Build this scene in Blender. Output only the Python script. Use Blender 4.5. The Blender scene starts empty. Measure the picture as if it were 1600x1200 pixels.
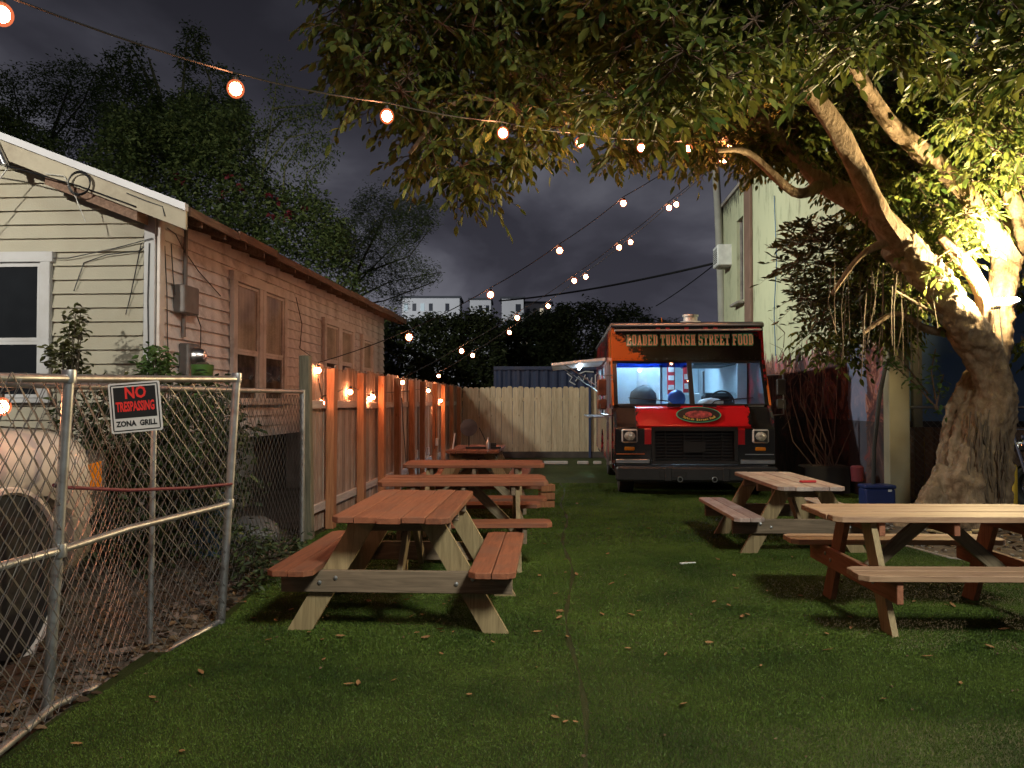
import bpy, bmesh, math, random
import numpy as np
from mathutils import Vector, Matrix, Euler
R = math.radians
PI = math.pi
random.seed(7)
rng = np.random.default_rng(7)
S = bpy.context.scene
C = S.collection

# ------------------------------------------------------------------ camera, world, exposure
F = 1250.0
CAMZ = 1.435
TILT = math.atan(28.0 / F)
cam_d = bpy.data.cameras.new('camera')
cam = bpy.data.objects.new('camera', cam_d)
C.objects.link(cam)
cam.location = (0, 0, CAMZ)
cam.rotation_euler = (PI / 2 + TILT, 0, 0)
cam_d.sensor_width = 36.0
cam_d.lens = 36.0 * F / 1600.0
cam_d.clip_start = 0.05
cam_d.clip_end = 2000
S.camera = cam
S.view_settings.view_transform = 'Standard'
S.view_settings.look = 'None'
S.view_settings.gamma = 1
S.view_settings.use_curve_mapping = False
S.view_settings.exposure = 0.0
S.cycles.use_denoising = True
try:
    S.cycles.denoiser = 'OPENIMAGEDENOISE'
except Exception:
    pass
S.cycles.sample_clamp_indirect = 4.0
S.cycles.sample_clamp_direct = 0.0
S.cycles.max_bounces = 7
S.cycles.transparent_max_bounces = 16
S.cycles.use_light_tree = True

SKY_GAIN = 1.55
STREET_LEFT_W = 180.0
STREET_RIGHT_W = 215.0
STREET_BACK_W = 470.0
FLOOD_W = 300.0
FLOOD_UP_W = 900.0
BULB = 345.0

w = bpy.data.worlds.new('World')
S.world = w
w.use_nodes = True
nt = w.node_tree
for n in list(nt.nodes):
    nt.nodes.remove(n)
def N(nt, t, **kw):
    n = nt.nodes.new(t)
    for k, v in kw.items():
        setattr(n, k, v)
    return n
out = N(nt, 'ShaderNodeOutputWorld')
bg = N(nt, 'ShaderNodeBackground')
tc = N(nt, 'ShaderNodeTexCoord')
mp = N(nt, 'ShaderNodeMapping')
mp.inputs['Scale'].default_value = (1.5, 1.5, 3.6)
mp.inputs['Location'].default_value = (0.4, 0.1, 0.35)
n1 = N(nt, 'ShaderNodeTexNoise')
n1.inputs['Scale'].default_value = 1.7
n1.inputs['Detail'].default_value = 6
n1.inputs['Roughness'].default_value = 0.48
n1.inputs['Distortion'].default_value = 0.5
rp = N(nt, 'ShaderNodeValToRGB')
e = rp.color_ramp.elements
e[0].position = 0.40; e[0].color = (0.0185, 0.018, 0.024, 1)
e[1].position = 0.61; e[1].color = (0.070, 0.070, 0.084, 1)
m_ = e.new(0.50); m_.color = (0.033, 0.0325, 0.042, 1)
sx = N(nt, 'ShaderNodeSeparateXYZ')
hz = N(nt, 'ShaderNodeMapRange')
hz.inputs['From Min'].default_value = 0.0
hz.inputs['From Max'].default_value = 0.45
hz.inputs['To Min'].default_value = 1.6
hz.inputs['To Max'].default_value = 0.60
mx = N(nt, 'ShaderNodeVectorMath', operation='SCALE')
nt.links.new(tc.outputs['Generated'], mp.inputs['Vector'])
nt.links.new(mp.outputs[0], n1.inputs['Vector'])
nt.links.new(n1.outputs['Fac'], rp.inputs['Fac'])
nt.links.new(tc.outputs['Generated'], sx.inputs[0])
nt.links.new(sx.outputs['Z'], hz.inputs['Value'])
nt.links.new(rp.outputs['Color'], mx.inputs[0])
nt.links.new(hz.outputs[0], mx.inputs['Scale'])
nt.links.new(mx.outputs[0], bg.inputs['Color'])
bg.inputs['Strength'].default_value = SKY_GAIN
nt.links.new(bg.outputs[0], out.inputs[0])

# ------------------------------------------------------------------ street lamps behind the camera and beyond the house, and an added apartment light
def area_light(name, loc, target, size, power, color, spread=PI):
    d = bpy.data.lights.new(name, 'AREA')
    d.shape = 'DISK'; d.size = size; d.energy = power; d.color = color
    d.spread = spread
    o = bpy.data.objects.new(name, d)
    C.objects.link(o)
    o.location = loc
    o.rotation_euler = (Vector(target) - Vector(loc)).to_track_quat('-Z', 'Y').to_euler()
    return o
LEFT_LAMP = (-7.2, -7.5, 7.4)
RIGHT_LAMP = (3.6, -2.2, 7.6)
area_light('unseen_lamp_light', LEFT_LAMP, (-6.6, 14, 3.6), 0.35, STREET_LEFT_W, (1.0, 0.93, 0.80), R(40))
area_light('unseen_lamp_light', RIGHT_LAMP, (0.9, 4.6, 0.0), 1.8, STREET_RIGHT_W, (0.98, 1.0, 0.86), R(78))

area_light('unseen_lamp_light', (-40, 95, 22), (-5, 150, 14), 2.0, 26000.0, (0.95, 0.97, 1.0))  # stand-in for city light, added to brighten the far apartment facades
BACK_LAMP = (-8.6, 12.5, 9.2)
area_light('unseen_lamp_light', BACK_LAMP, (5.4, 17.5, 4.0), 0.5, STREET_BACK_W, (0.95, 1.0, 0.86), R(75))

# ------------------------------------------------------------------ helpers
HEAD = 0.064                      # the lot runs along (HEAD, 1)
def P(px, py, Y):
    """world point seen at that spot of the photograph, Y metres ahead"""
    dx = (px - 800) / F; dy = (600 - py) / F
    ct, st = math.cos(TILT), math.sin(TILT)
    d = Vector((dx, ct - dy * st, st + dy * ct))
    return Vector((0, 0, CAMZ)) + d * (Y / d.y)
def G(px, py, z=0.0):
    dx = (px - 800) / F; dy = (600 - py) / F
    ct, st = math.cos(TILT), math.sin(TILT)
    d = Vector((dx, ct - dy * st, st + dy * ct))
    return Vector((0, 0, CAMZ)) + d * ((z - CAMZ) / d.z)

def tag(o, label=None, cat=None, group=None, kind=None):
    if label: o['label'] = label
    if cat: o['category'] = cat
    if group: o['group'] = group
    if kind: o['kind'] = kind
    return o
def thing(name, label, cat, loc=(0, 0, 0), rotz=0.0, group=None):
    o = bpy.data.objects.new(name, None)
    o.empty_display_size = 0.2
    C.objects.link(o)
    o.location = loc; o.rotation_euler = (0, 0, rotz)
    return tag(o, label, cat, group)
def link(name, me, parent=None, loc=(0, 0, 0), rot=(0, 0, 0)):
    o = bpy.data.objects.new(name, me)
    C.objects.link(o)
    if parent: o.parent = parent
    o.location = loc; o.rotation_euler = rot
    return o
def copy_tree(o, parent=None):
    c = o.copy(); C.objects.link(c)
    if parent: c.parent = parent
    for ch in list(o.children):
        copy_tree(ch, c)
    return c

class MB:
    def __init__(s): s.v = []; s.f = []
    def add(s, vs, fs):
        b = len(s.v); s.v += [tuple(p) for p in vs]; s.f += [tuple(i + b for i in f) for f in fs]
        return s
    def box(s, c, size, rot=None):
        x, y, z = (k / 2 for k in size)
        vs = [Vector((i * x, j * y, k * z)) for i in (-1, 1) for j in (-1, 1) for k in (-1, 1)]
        if rot: 
            m = Euler(rot).to_matrix(); vs = [m @ v for v in vs]
        vs = [v + Vector(c) for v in vs]
        return s.add(vs, [(0, 1, 3, 2), (4, 6, 7, 5), (0, 4, 5, 1), (2, 3, 7, 6), (0, 2, 6, 4), (1, 5, 7, 3)])
    def cbox(s, c, size, ch=0.004, rot=None):
        hx, hy, hz_ = (k / 2 for k in size)
        ch = min(ch, hx * .8, hy * .8, hz_ * .8)
        bm = bmesh.new()
        bmesh.ops.create_cube(bm, size=1)
        for v in bm.verts: v.co = Vector((v.co.x * 2 * hx, v.co.y * 2 * hy, v.co.z * 2 * hz_))
        bmesh.ops.bevel(bm, geom=list(bm.edges), offset=ch, segments=1, affect='EDGES', profile=0.5)
        m = Euler(rot).to_matrix() if rot else Matrix.Identity(3)
        vs = [m @ v.co + Vector(c) for v in bm.verts]
        bm.verts.index_update()
        fs = [[v.index for v in f.verts] for f in bm.faces]
        bm.free()
        return s.add(vs, fs)
    def tube(s, pts, rad, n=8, cap=True):
        pts = [Vector(p) for p in pts]
        if not hasattr(rad, '__len__'): rad = [rad] * len(pts)
        b = len(s.v)
        up = Vector((0, 0, 1)); prev = None
        for i, p in enumerate(pts):
            t = (pts[min(i + 1, len(pts) - 1)] - pts[max(i - 1, 0)]).normalized()
            if prev is None:
                a = up if abs(t.z) < .9 else Vector((1, 0, 0))
                u = t.cross(a).normalized()
            else:
                u = (prev - t * prev.dot(t)).normalized()
            prev = u
            v = t.cross(u)
            for k in range(n):
                a = 2 * PI * k / n
                s.v.append(tuple(p + (u * math.cos(a) + v * math.sin(a)) * rad[i]))
        for i in range(len(pts) - 1):
            for k in range(n):
                a0 = b + i * n + k; a1 = b + i * n + (k + 1) % n
                s.f.append((a0, a1, a1 + n, a0 + n))
        if cap:
            s.f.append(tuple(b + k for k in reversed(range(n))))
            s.f.append(tuple(b + (len(pts) - 1) * n + k for k in range(n)))
        return s
    def lathe(s, c, prof, n=16, axis='Z', cap=True):
        b = len(s.v); c = Vector(c)
        for (r, h) in prof:
            for k in range(n):
                a = 2 * PI * k / n
                x, y = r * math.cos(a), r * math.sin(a)
                p = {'Z': (x, y, h), 'Y': (x, h, y), 'X': (h, x, y)}[axis]
                s.v.append(tuple(c + Vector(p)))
        for i in range(len(prof) - 1):
            for k in range(n):
                a0 = b + i * n + k; a1 = b + i * n + (k + 1) % n
                s.f.append((a0, a1, a1 + n, a0 + n))
        if cap:
            s.f.append(tuple(b + k for k in reversed(range(n))))
            s.f.append(tuple(b + (len(prof) - 1) * n + k for k in range(n)))
        return s
    def prism(s, poly, d, axis='X', c=(0, 0, 0)):
        """poly 2D extruded +-d/2 along axis; X: (y,z) Y: (x,z) Z: (x,y)"""
        n = len(poly); vs = []
        for sg in (-1, 1):
            for (a, b_) in poly:
                p = {'X': (sg * d / 2, a, b_), 'Y': (a, sg * d / 2, b_), 'Z': (a, b_, sg * d / 2)}[axis]
                vs.append(Vector(p) + Vector(c))
        fs = [tuple(range(n - 1, -1, -1)), tuple(range(n, 2 * n))]
        for i in range(n):
            j = (i + 1) % n
            fs.append((i, j, j + n, i + n))
        return s.add(vs, fs)
    def torus(s, c, R_, r, n=20, m=6, axis='Z'):
        b = len(s.v); c = Vector(c)
        for i in range(n):
            a = 2 * PI * i / n
            for k in range(m):
                q = 2 * PI * k / m
                rr = R_ + r * math.cos(q); x, y, h = rr * math.cos(a), rr * math.sin(a), r * math.sin(q)
                p = {'Z': (x, y, h), 'Y': (x, h, y), 'X': (h, x, y)}[axis]
                s.v.append(tuple(c + Vector(p)))
        for i in range(n):
            for k in range(m):
                s.f.append((b + i * m + k, b + ((i + 1) % n) * m + k, b + ((i + 1) % n) * m + (k + 1) % m, b + i * m + (k + 1) % m))
        return s
    def ico(s, c, r, sub=2, scale=(1, 1, 1), noise=0.0):
        bm = bmesh.new()
        bmesh.ops.create_icosphere(bm, subdivisions=sub, radius=1)
        bm.verts.index_update()
        vs = []
        for v in bm.verts:
            k = 1 + (random.uniform(-noise, noise) if noise else 0)
            vs.append(Vector((v.co.x * r * scale[0] * k, v.co.y * r * scale[1] * k, v.co.z * r * scale[2] * k)) + Vector(c))
        fs = [[v.index for v in f.verts] for f in bm.faces]
        bm.free()
        return s.add(vs, fs)
    def mesh(s, name, mat, smooth=False, recalc=True):
        me = bpy.data.meshes.new(name)
        me.from_pydata(s.v, [], s.f)
        if recalc:
            bm = bmesh.new(); bm.from_mesh(me)
            bmesh.ops.recalc_face_normals(bm, faces=bm.faces)
            bm.to_mesh(me); bm.free()
        if mat: me.materials.append(mat)
        if smooth:
            me.polygons.foreach_set('use_smooth', [True] * len(me.polygons))
            try: me.set_sharp_from_angle(angle=R(40))
            except Exception: pass
        me.update()
        return me
    def build(s, name, mat, parent=None, smooth=False, loc=(0, 0, 0), rot=(0, 0, 0), recalc=True):
        return link(name, s.mesh(name, mat, smooth, recalc), parent, loc, rot)

_cache = {}
def cmesh(name, size, mat, ch=0.004):
    k = (name, tuple(round(x, 4) for x in size), mat.name, ch)
    if k not in _cache:
        _cache[k] = MB().cbox((0, 0, 0), size, ch).mesh(name, mat)
    return _cache[k]
def piece(name, size, mat, parent, loc, rot=(0, 0, 0), ch=0.004):
    return link(name, cmesh(name, size, mat, ch), parent, loc, rot)

# ------------------------------------------------------------------ materials
def base_mat(name):
    m = bpy.data.materials.new(name); m.use_nodes = True
    nt = m.node_tree
    b = nt.nodes['Principled BSDF']
    return m, nt, b
def setp(b, **kw):
    for k, v in kw.items():
        k = k.replace('_', ' ')
        if k in b.inputs: b.inputs[k].default_value = v
def plain(name, col, rough=0.6, metal=0.0, var=0.12, scale=6.0, bump=0.0, bscale=40.0, dirt=None, dirt_amt=0.35, coord='Object', spec=0.5, emit=None, estr=0.0, alpha=None, coat=0.0):
    m, nt, b = base_mat(name)
    L = nt.links
    tc = N(nt, 'ShaderNodeTexCoord')
    nz = N(nt, 'ShaderNodeTexNoise'); nz.inputs['Scale'].default_value = scale; nz.inputs['Detail'].default_value = 5
    L.new(tc.outputs[coord], nz.inputs['Vector'])
    rp = N(nt, 'ShaderNodeValToRGB')
    rp.color_ramp.elements[0].position = .3; rp.color_ramp.elements[1].position = .7
    rp.color_ramp.elements[0].color = (*[c * (1 - var) for c in col], 1)
    rp.color_ramp.elements[1].color = (*[min(1, c * (1 + var)) for c in col], 1)
    L.new(nz.outputs['Fac'], rp.inputs['Fac'])
    colout = rp.outputs['Color']
    if dirt:
        n2 = N(nt, 'ShaderNodeTexNoise'); n2.inputs['Scale'].default_value = scale * .45; n2.inputs['Detail'].default_value = 8; n2.inputs['Roughness'].default_value = .7
        L.new(tc.outputs[coord], n2.inputs['Vector'])
        r2 = N(nt, 'ShaderNodeValToRGB'); r2.color_ramp.elements[0].position = .5; r2.color_ramp.elements[1].position = .68
        r2.color_ramp.elements[0].color = (0, 0, 0, 1); r2.color_ramp.elements[1].color = (dirt_amt,) * 3 + (1,)
        L.new(n2.outputs['Fac'], r2.inputs['Fac'])
        mx = N(nt, 'ShaderNodeMixRGB'); mx.inputs[2].default_value = (*dirt, 1)
        L.new(r2.outputs['Color'], mx.inputs[0]); L.new(colout, mx.inputs[1])
        colout = mx.outputs[0]
    L.new(colout, b.inputs['Base Color'])
    setp(b, Roughness=rough, Metallic=metal)
    b.inputs['Specular IOR Level'].default_value = spec
    if coat: b.inputs['Coat Weight'].default_value = coat; b.inputs['Coat Roughness'].default_value = .08
    if bump:
        n3 = N(nt, 'ShaderNodeTexNoise'); n3.inputs['Scale'].default_value = bscale; n3.inputs['Detail'].default_value = 6
        L.new(tc.outputs[coord], n3.inputs['Vector'])
        bp = N(nt, 'ShaderNodeBump'); bp.inputs['Strength'].default_value = bump; bp.inputs['Distance'].default_value = .02
        L.new(n3.outputs['Fac'], bp.inputs['Height']); L.new(bp.outputs[0], b.inputs['Normal'])
    if emit:
        b.inputs['Emission Color'].default_value = (*emit, 1); b.inputs['Emission Strength'].default_value = estr
    return m
def wood(name, a, bcol, axis='X', rough=0.65, knots=True, pervar=0.25, stretch=14.0, wear=None, wear_amt=.5, spec=.3):
    m, nt, b = base_mat(name)
    L = nt.links
    tc = N(nt, 'ShaderNodeTexCoord')
    oi = N(nt, 'ShaderNodeObjectInfo')
    off = N(nt, 'ShaderNodeVectorMath', operation='MULTIPLY_ADD')
    cb = N(nt, 'ShaderNodeCombineXYZ')
    for i in range(3): L.new(oi.outputs['Random'], cb.inputs[i])
    L.new(cb.outputs[0], off.inputs[0]); off.inputs[1].default_value = (31, 17, 53); L.new(tc.outputs['Object'], off.inputs[2])
    mp = N(nt, 'ShaderNodeMapping')
    sc = {'X': (1.2, stretch, stretch), 'Y': (stretch, 1.2, stretch), 'Z': (stretch, stretch, 1.2)}[axis]
    mp.inputs['Scale'].default_value = sc
    L.new(off.outputs[0], mp.inputs['Vector'])
    nz = N(nt, 'ShaderNodeTexNoise'); nz.inputs['Scale'].default_value = 1.6; nz.inputs['Detail'].default_value = 7; nz.inputs['Distortion'].default_value = 1.3; nz.inputs['Roughness'].default_value = .62
    L.new(mp.outputs[0], nz.inputs['Vector'])
    rp = N(nt, 'ShaderNodeValToRGB')
    rp.color_ramp.elements[0].position = .32; rp.color_ramp.elements[1].position = .66
    rp.color_ramp.elements[0].color = (*a, 1); rp.color_ramp.elements[1].color = (*bcol, 1)
    L.new(nz.outputs['Fac'], rp.inputs['Fac'])
    col = rp.outputs['Color']
    if wear:
        n2 = N(nt, 'ShaderNodeTexNoise'); n2.inputs['Scale'].default_value = 3.2; n2.inputs['Detail'].default_value = 8; n2.inputs['Roughness'].default_value = .7
        L.new(off.outputs[0], n2.inputs['Vector'])
        r2 = N(nt, 'ShaderNodeValToRGB'); r2.color_ramp.elements[0].position = .48; r2.color_ramp.elements[1].position = .64
        r2.color_ramp.elements[1].color = (wear_amt,) * 3 + (1,)
        r2.color_ramp.elements[0].color = (0, 0, 0, 1)
        L.new(n2.outputs['Fac'], r2.inputs['Fac'])
        mx = N(nt, 'ShaderNodeMixRGB'); mx.inputs[2].default_value = (*wear, 1)
        L.new(r2.outputs['Color'], mx.inputs[0]); L.new(col, mx.inputs[1]); col = mx.outputs[0]
    if knots:
        vo = N(nt, 'ShaderNodeTexVoronoi'); vo.inputs['Scale'].default_value = 3.2
        mp2 = N(nt, 'ShaderNodeMapping'); mp2.inputs['Scale'].default_value = {'X': (.7, 1.6, 1.6), 'Y': (1.6, .7, 1.6), 'Z': (1.6, 1.6, .7)}[axis]
        L.new(off.outputs[0], mp2.inputs['Vector']); L.new(mp2.outputs[0], vo.inputs['Vector'])
        r3 = N(nt, 'ShaderNodeValToRGB'); r3.color_ramp.elements[0].position = .03; r3.color_ramp.elements[1].position = .085
        r3.color_ramp.elements[0].color = (.42, .34, .3, 1); r3.color_ramp.elements[1].color = (1, 1, 1, 1)
        L.new(vo.outputs['Distance'], r3.inputs['Fac'])
        mk = N(nt, 'ShaderNodeMixRGB', blend_type='MULTIPLY'); mk.inputs[0].default_value = .8
        L.new(col, mk.inputs[1]); L.new(r3.outputs['Color'], mk.inputs[2]); col = mk.outputs[0]
    mr = N(nt, 'ShaderNodeMapRange'); mr.inputs['To Min'].default_value = 1 - pervar; mr.inputs['To Max'].default_value = 1 + pervar
    L.new(oi.outputs['Random'], mr.inputs['Value'])
    vm = N(nt, 'ShaderNodeVectorMath', operation='SCALE')
    L.new(col, vm.inputs[0]); L.new(mr.outputs[0], vm.inputs['Scale'])
    L.new(vm.outputs[0], b.inputs['Base Color'])
    setp(b, Roughness=rough); b.inputs['Specular IOR Level'].default_value = spec
    bp = N(nt, 'ShaderNodeBump'); bp.inputs['Strength'].default_value = .45; bp.inputs['Distance'].default_value = .004
    L.new(nz.outputs['Fac'], bp.inputs['Height']); L.new(bp.outputs[0], b.inputs['Normal'])
    return m
def leafmat(name, a, bcol, rough=.45, trans=.35, spec=.4):
    m, nt, b = base_mat(name)
    L = nt.links
    g = N(nt, 'ShaderNodeNewGeometry')
    rp = N(nt, 'ShaderNodeValToRGB')
    rp.color_ramp.elements[0].color = (*a, 1); rp.color_ramp.elements[1].color = (*bcol, 1)
    L.new(g.outputs['Random Per Island'], rp.inputs['Fac'])
    L.new(rp.outputs['Color'], b.inputs['Base Color'])
    setp(b, Roughness=rough); b.inputs['Specular IOR Level'].default_value = spec
    tr = N(nt, 'ShaderNodeBsdfTranslucent')
    L.new(rp.outputs['Color'], tr.inputs['Color'])
    mix = N(nt, 'ShaderNodeMixShader'); mix.inputs[0].default_value = trans
    L.new(b.outputs[0], mix.inputs[1]); L.new(tr.outputs[0], mix.inputs[2])
    L.new(mix.outputs[0], nt.nodes['Material Output'].inputs['Surface'])
    return m
def emitmat(name, col, strength):
    m = bpy.data.materials.new(name); m.use_nodes = True
    nt = m.node_tree
    for n in list(nt.nodes): nt.nodes.remove(n)
    o = N(nt, 'ShaderNodeOutputMaterial'); e_ = N(nt, 'ShaderNodeEmission')
    e_.inputs['Color'].default_value = (*col, 1); e_.inputs['Strength'].default_value = strength
    nt.links.new(e_.outputs[0], o.inputs[0])
    return m
def glassmat(name, tint=(.9, .95, 1), refl=.12, rough=.02):
    m = bpy.data.materials.new(name); m.use_nodes = True
    nt = m.node_tree
    for n in list(nt.nodes): nt.nodes.remove(n)
    o = N(nt, 'ShaderNodeOutputMaterial')
    t = N(nt, 'ShaderNodeBsdfTransparent'); t.inputs['Color'].default_value = (*tint, 1)
    g = N(nt, 'ShaderNodeBsdfGlossy'); g.inputs['Roughness'].default_value = rough; g.inputs['Color'].default_value = (.9, .9, .9, 1)
    fr = N(nt, 'ShaderNodeLayerWeight'); fr.inputs['Blend'].default_value = .5
    pw = N(nt, 'ShaderNodeMath', operation='POWER'); pw.inputs[1].default_value = 5.0
    mt = N(nt, 'ShaderNodeMath', operation='MULTIPLY_ADD'); mt.inputs[1].default_value = .7; mt.inputs[2].default_value = refl; mt.use_clamp = True
    mix = N(nt, 'ShaderNodeMixShader')
    nt.links.new(fr.outputs['Facing'], pw.inputs[0]); nt.links.new(pw.outputs[0], mt.inputs[0]); nt.links.new(mt.outputs[0], mix.inputs[0])
    nt.links.new(t.outputs[0], mix.inputs[1]); nt.links.new(g.outputs[0], mix.inputs[2])
    nt.links.new(mix.outputs[0], o.inputs[0])
    return m

M = {}
M['dirt'] = plain('dirt', (.085, .066, .05), .95, var=.45, scale=3.0, bump=.8, bscale=25, dirt=(.16, .13, .11), dirt_amt=.6)
M['red_stain'] = wood('red_stain', (.165, .056, .031), (.30, .11, .056), 'X', .6, knots=False, pervar=.16, wear=(.19, .09, .06), wear_amt=.7)
M['pine_x'] = wood('pine_x', (.30, .22, .115), (.46, .36, .20), 'X', .7, pervar=.14)
M['pine_z'] = wood('pine_z', (.20, .145, .075), (.36, .27, .145), 'Z', .7, pervar=.14)
M['pine_y'] = wood('pine_y', (.26, .20, .12), (.40, .32, .20), 'Y', .7, pervar=.14)
M['grey_beam'] = wood('grey_beam', (.13, .095, .065), (.26, .19, .13), 'Y', .75, pervar=.15)
M['worn_top'] = wood('worn_top', (.30, .20, .17), (.48, .37, .33), 'X', .6, knots=False, pervar=.12, wear=(.56, .50, .45), wear_amt=.75)
M['tan_top'] = wood('tan_top', (.26, .15, .09), (.46, .29, .18), 'X', .6, knots=False, pervar=.14, wear=(.42, .26, .18), wear_amt=.6)
M['fence_post'] = wood('fence_post', (.27, .115, .052), (.46, .22, .11), 'Z', .7, pervar=.22)
M['picket'] = wood('picket', (.30, .20, .15), (.48, .38, .31), 'Z', .8, pervar=.3, wear=(.30, .17, .11), wear_amt=.6)
M['picket_lit'] = wood('picket_lit', (.46, .42, .38), (.66, .62, .57), 'Z', .8, pervar=.2, knots=False)
M['rail_grey'] = wood('rail_grey', (.36, .30, .27), (.52, .46, .42), 'Y', .8, pervar=.1)
M['old_post'] = wood('old_post', (.09, .085, .06), (.20, .18, .13), 'Z', .85, pervar=.1)
M['back_picket'] = wood('back_picket', (.28, .22, .14), (.44, .36, .25), 'Z', .75, pervar=.12)
M['steel'] = plain('galvanised_steel', (.42, .42, .43), .42, .85, var=.18, scale=14, dirt=(.22, .15, .11), dirt_amt=.5)
M['wire'] = plain('galvanised_wire', (.22, .205, .195), .45, .75, var=.2, scale=9)
M['cream'] = plain('cream_siding', (.37, .35, .275), .7, var=.07, scale=2.2, dirt=(.30, .26, .17), dirt_amt=.4, bump=.12, bscale=60)
M['pink'] = plain('peeling_siding', (.72, .68, .66), .75, var=.16, scale=3.5, dirt=(.20, .15, .12), dirt_amt=.8, bump=.35, bscale=30)
M['white_trim'] = plain('white_trim', (.48, .49, .50), .6, var=.06, scale=4, dirt=(.35, .33, .30), dirt_amt=.5)
M['pink_trim'] = plain('pink_trim', (.70, .65, .61), .7, var=.08, scale=4, dirt=(.22, .14, .10), dirt_amt=.6)
M['drip_edge'] = plain('white_metal_edge', (.60, .61, .64), .4, .2, var=.05, scale=4)
M['cream_fascia'] = plain('cream_fascia', (.44, .40, .30), .65, var=.08, scale=3, dirt=(.18, .14, .10), dirt_amt=.5)
M['rubble'] = plain('rubble_stone', (.17, .125, .105), .95, var=.4, scale=9)
M['rust_wood'] = wood('rust_wood', (.11, .07, .05), (.24, .155, .11), 'Y', .8, pervar=.2, knots=False)
M['soffit'] = plain('soffit_board', (.22, .14, .10), .85, var=.2, scale=4)
M['roofing'] = plain('roof_covering', (.07, .06, .055), .9, var=.3, scale=8, bump=.5)
M['dark_skirt'] = plain('dark_skirting', (.05, .04, .035), .9, var=.3, scale=5)
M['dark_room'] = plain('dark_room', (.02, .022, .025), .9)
M['curtain'] = plain('curtain', (.60, .53, .45), .9, var=.35, scale=2.2)
M['room_dark'] = plain('dark_room_clutter', (.10, .075, .055), .9, var=.8, scale=7)
M['pane'] = glassmat('window_pane', (.92, .92, .9), .09)
M['pane_dark'] = plain('dark_pane', (.012, .014, .016), .08, var=.1, spec=.6)
M['box_grey'] = plain('electric_box_grey', (.16, .15, .145), .5, .3, var=.2, scale=8, dirt=(.2, .12, .08))
M['cable'] = plain('black_cable', (.012, .012, .014), .5)
M['cable_white'] = plain('white_cable', (.5, .5, .46), .5)
M['navy'] = plain('navy_wall', (.15, .25, .40), .75, var=.12, scale=1.5, dirt=(.09, .11, .14), dirt_amt=.25, bump=.1)
M['container'] = plain('blue_container', (.014, .026, .075), .6, .1, var=.15, scale=2, dirt=(.07, .06, .07), dirt_amt=.5)
M['chalk'] = plain('white_paint_mark', (.55, .55, .58), .8)
M['facade'] = plain('apartment_render', (.50, .51, .52), .9, var=.05, scale=.3)
M['facade_dark'] = plain('apartment_recess', (.05, .055, .065), .9, var=.05, scale=.3)
M['lit_win'] = emitmat('lit_window', (1, .86, .62), .55)
M['lit_win_cool'] = emitmat('lit_window_cool', (.75, .92, 1), .5)
M['dark_win'] = plain('unlit_window', (.03, .035, .045), .2)
M['bark'] = None
M['black_paint'] = plain('black_paint', (.010, .010, .011), .24, var=.1, scale=3, coat=.6)
M['matt_black'] = plain('matt_black', (.014, .014, .014), .6, var=.15, scale=5)
M['chrome'] = plain('chrome', (.72, .72, .72), .14, 1.0, var=.05)
M['stainless'] = plain('stainless', (.55, .55, .56), .3, 1.0, var=.08)
M['rubber'] = plain('rubber', (.012, .012, .012), .85, var=.2, scale=20)
M['amber'] = plain('amber_lens', (.55, .18, .01), .15, coat=.5, emit=(1, .3, .01), estr=.015)
M['orange_trim'] = plain('orange_paint', (.62, .16, .03), .35)
M['cab_wall'] = plain('truck_interior_wall', (.55, .63, .68), .5, var=.05)
M['cab_dark'] = plain('cab_upholstery', (.02, .022, .028), .7)
M['blue_bag'] = plain('blue_bag', (.03, .09, .35), .5)
M['red_sign'] = plain('red_panel', (.5, .02, .03), .5)
M['white_plastic'] = plain('white_plastic', (.70, .70, .70), .4)
M['glass'] = glassmat('windscreen_glass', (.86, .93, .97), .035)
M['lens'] = plain('lamp_lens', (.62, .64, .60), .12, .35, var=.45, scale=26, bump=.5, bscale=40, coat=.8)
M['lens_dark'] = plain('smoked_lamp_lens', (.10, .10, .10), .1, .3, var=.6, scale=30, bump=.5, coat=.8)
M['sun_strip'] = glassmat('sun_strip_film', (.10, .20, .55), .03)
M['lamp_rim'] = plain('lamp_rim', (.66, .66, .64), .3, .5)
M['tube_light'] = emitmat('truck_tube_light', (.50, .78, 1), 190.0)
M['awning_light'] = emitmat('awning_tube_light', (.70, .85, 1), 14.0)
M['bulb'] = emitmat('bulb_glow', (1.0, .38, .18), BULB)
M['socket'] = plain('lamp_socket', (.02, .015, .012), .5)
M['flood'] = emitmat('flood_panel', (1.0, .86, .58), 60.0)
M['flood_edge'] = emitmat('flood_rim', (1.0, .90, .70), 6.0)
M['car_white'] = plain('white_car_paint', (.62, .56, .53), .28, var=.04, scale=1.5, coat=.5)
M['maroon'] = plain('maroon_paint', (.12, .018, .028), .5)
M['car_glass'] = plain('car_window', (.01, .012, .014), .06)
M['sign_white'] = plain('sign_white', (.60, .58, .57), .5, dirt=(.4, .36, .3), dirt_amt=.3)
M['sign_black'] = plain('sign_black', (.012, .012, .013), .45)
M['sign_red'] = plain('sign_red_ink', (.72, .03, .025), .5)
M['yellow'] = plain('yellow_paint', (.62, .40, .03), .5, dirt=(.2, .14, .05))
M['blue_plastic'] = plain('blue_plastic', (.015, .028, .12), .4)
M['tarp'] = plain('blue_tarp', (.05, .12, .22), .6, var=.3)
M['grey_bag'] = plain('grey_bag', (.10, .10, .11), .6, var=.3, scale=5, bump=.6, bscale=8)
M['soil'] = plain('soil', (.07, .052, .038), .95, var=.5, scale=9, bump=1, bscale=40, dirt=(.15, .13, .11), dirt_amt=.6)
M['stone'] = plain('gravel_stone', (.25, .23, .21), .9, var=.35, scale=4)
M['concrete'] = plain('concrete', (.30, .27, .25), .9, var=.25, scale=5, bump=.3, dirt=(.14, .09, .07))
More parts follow.
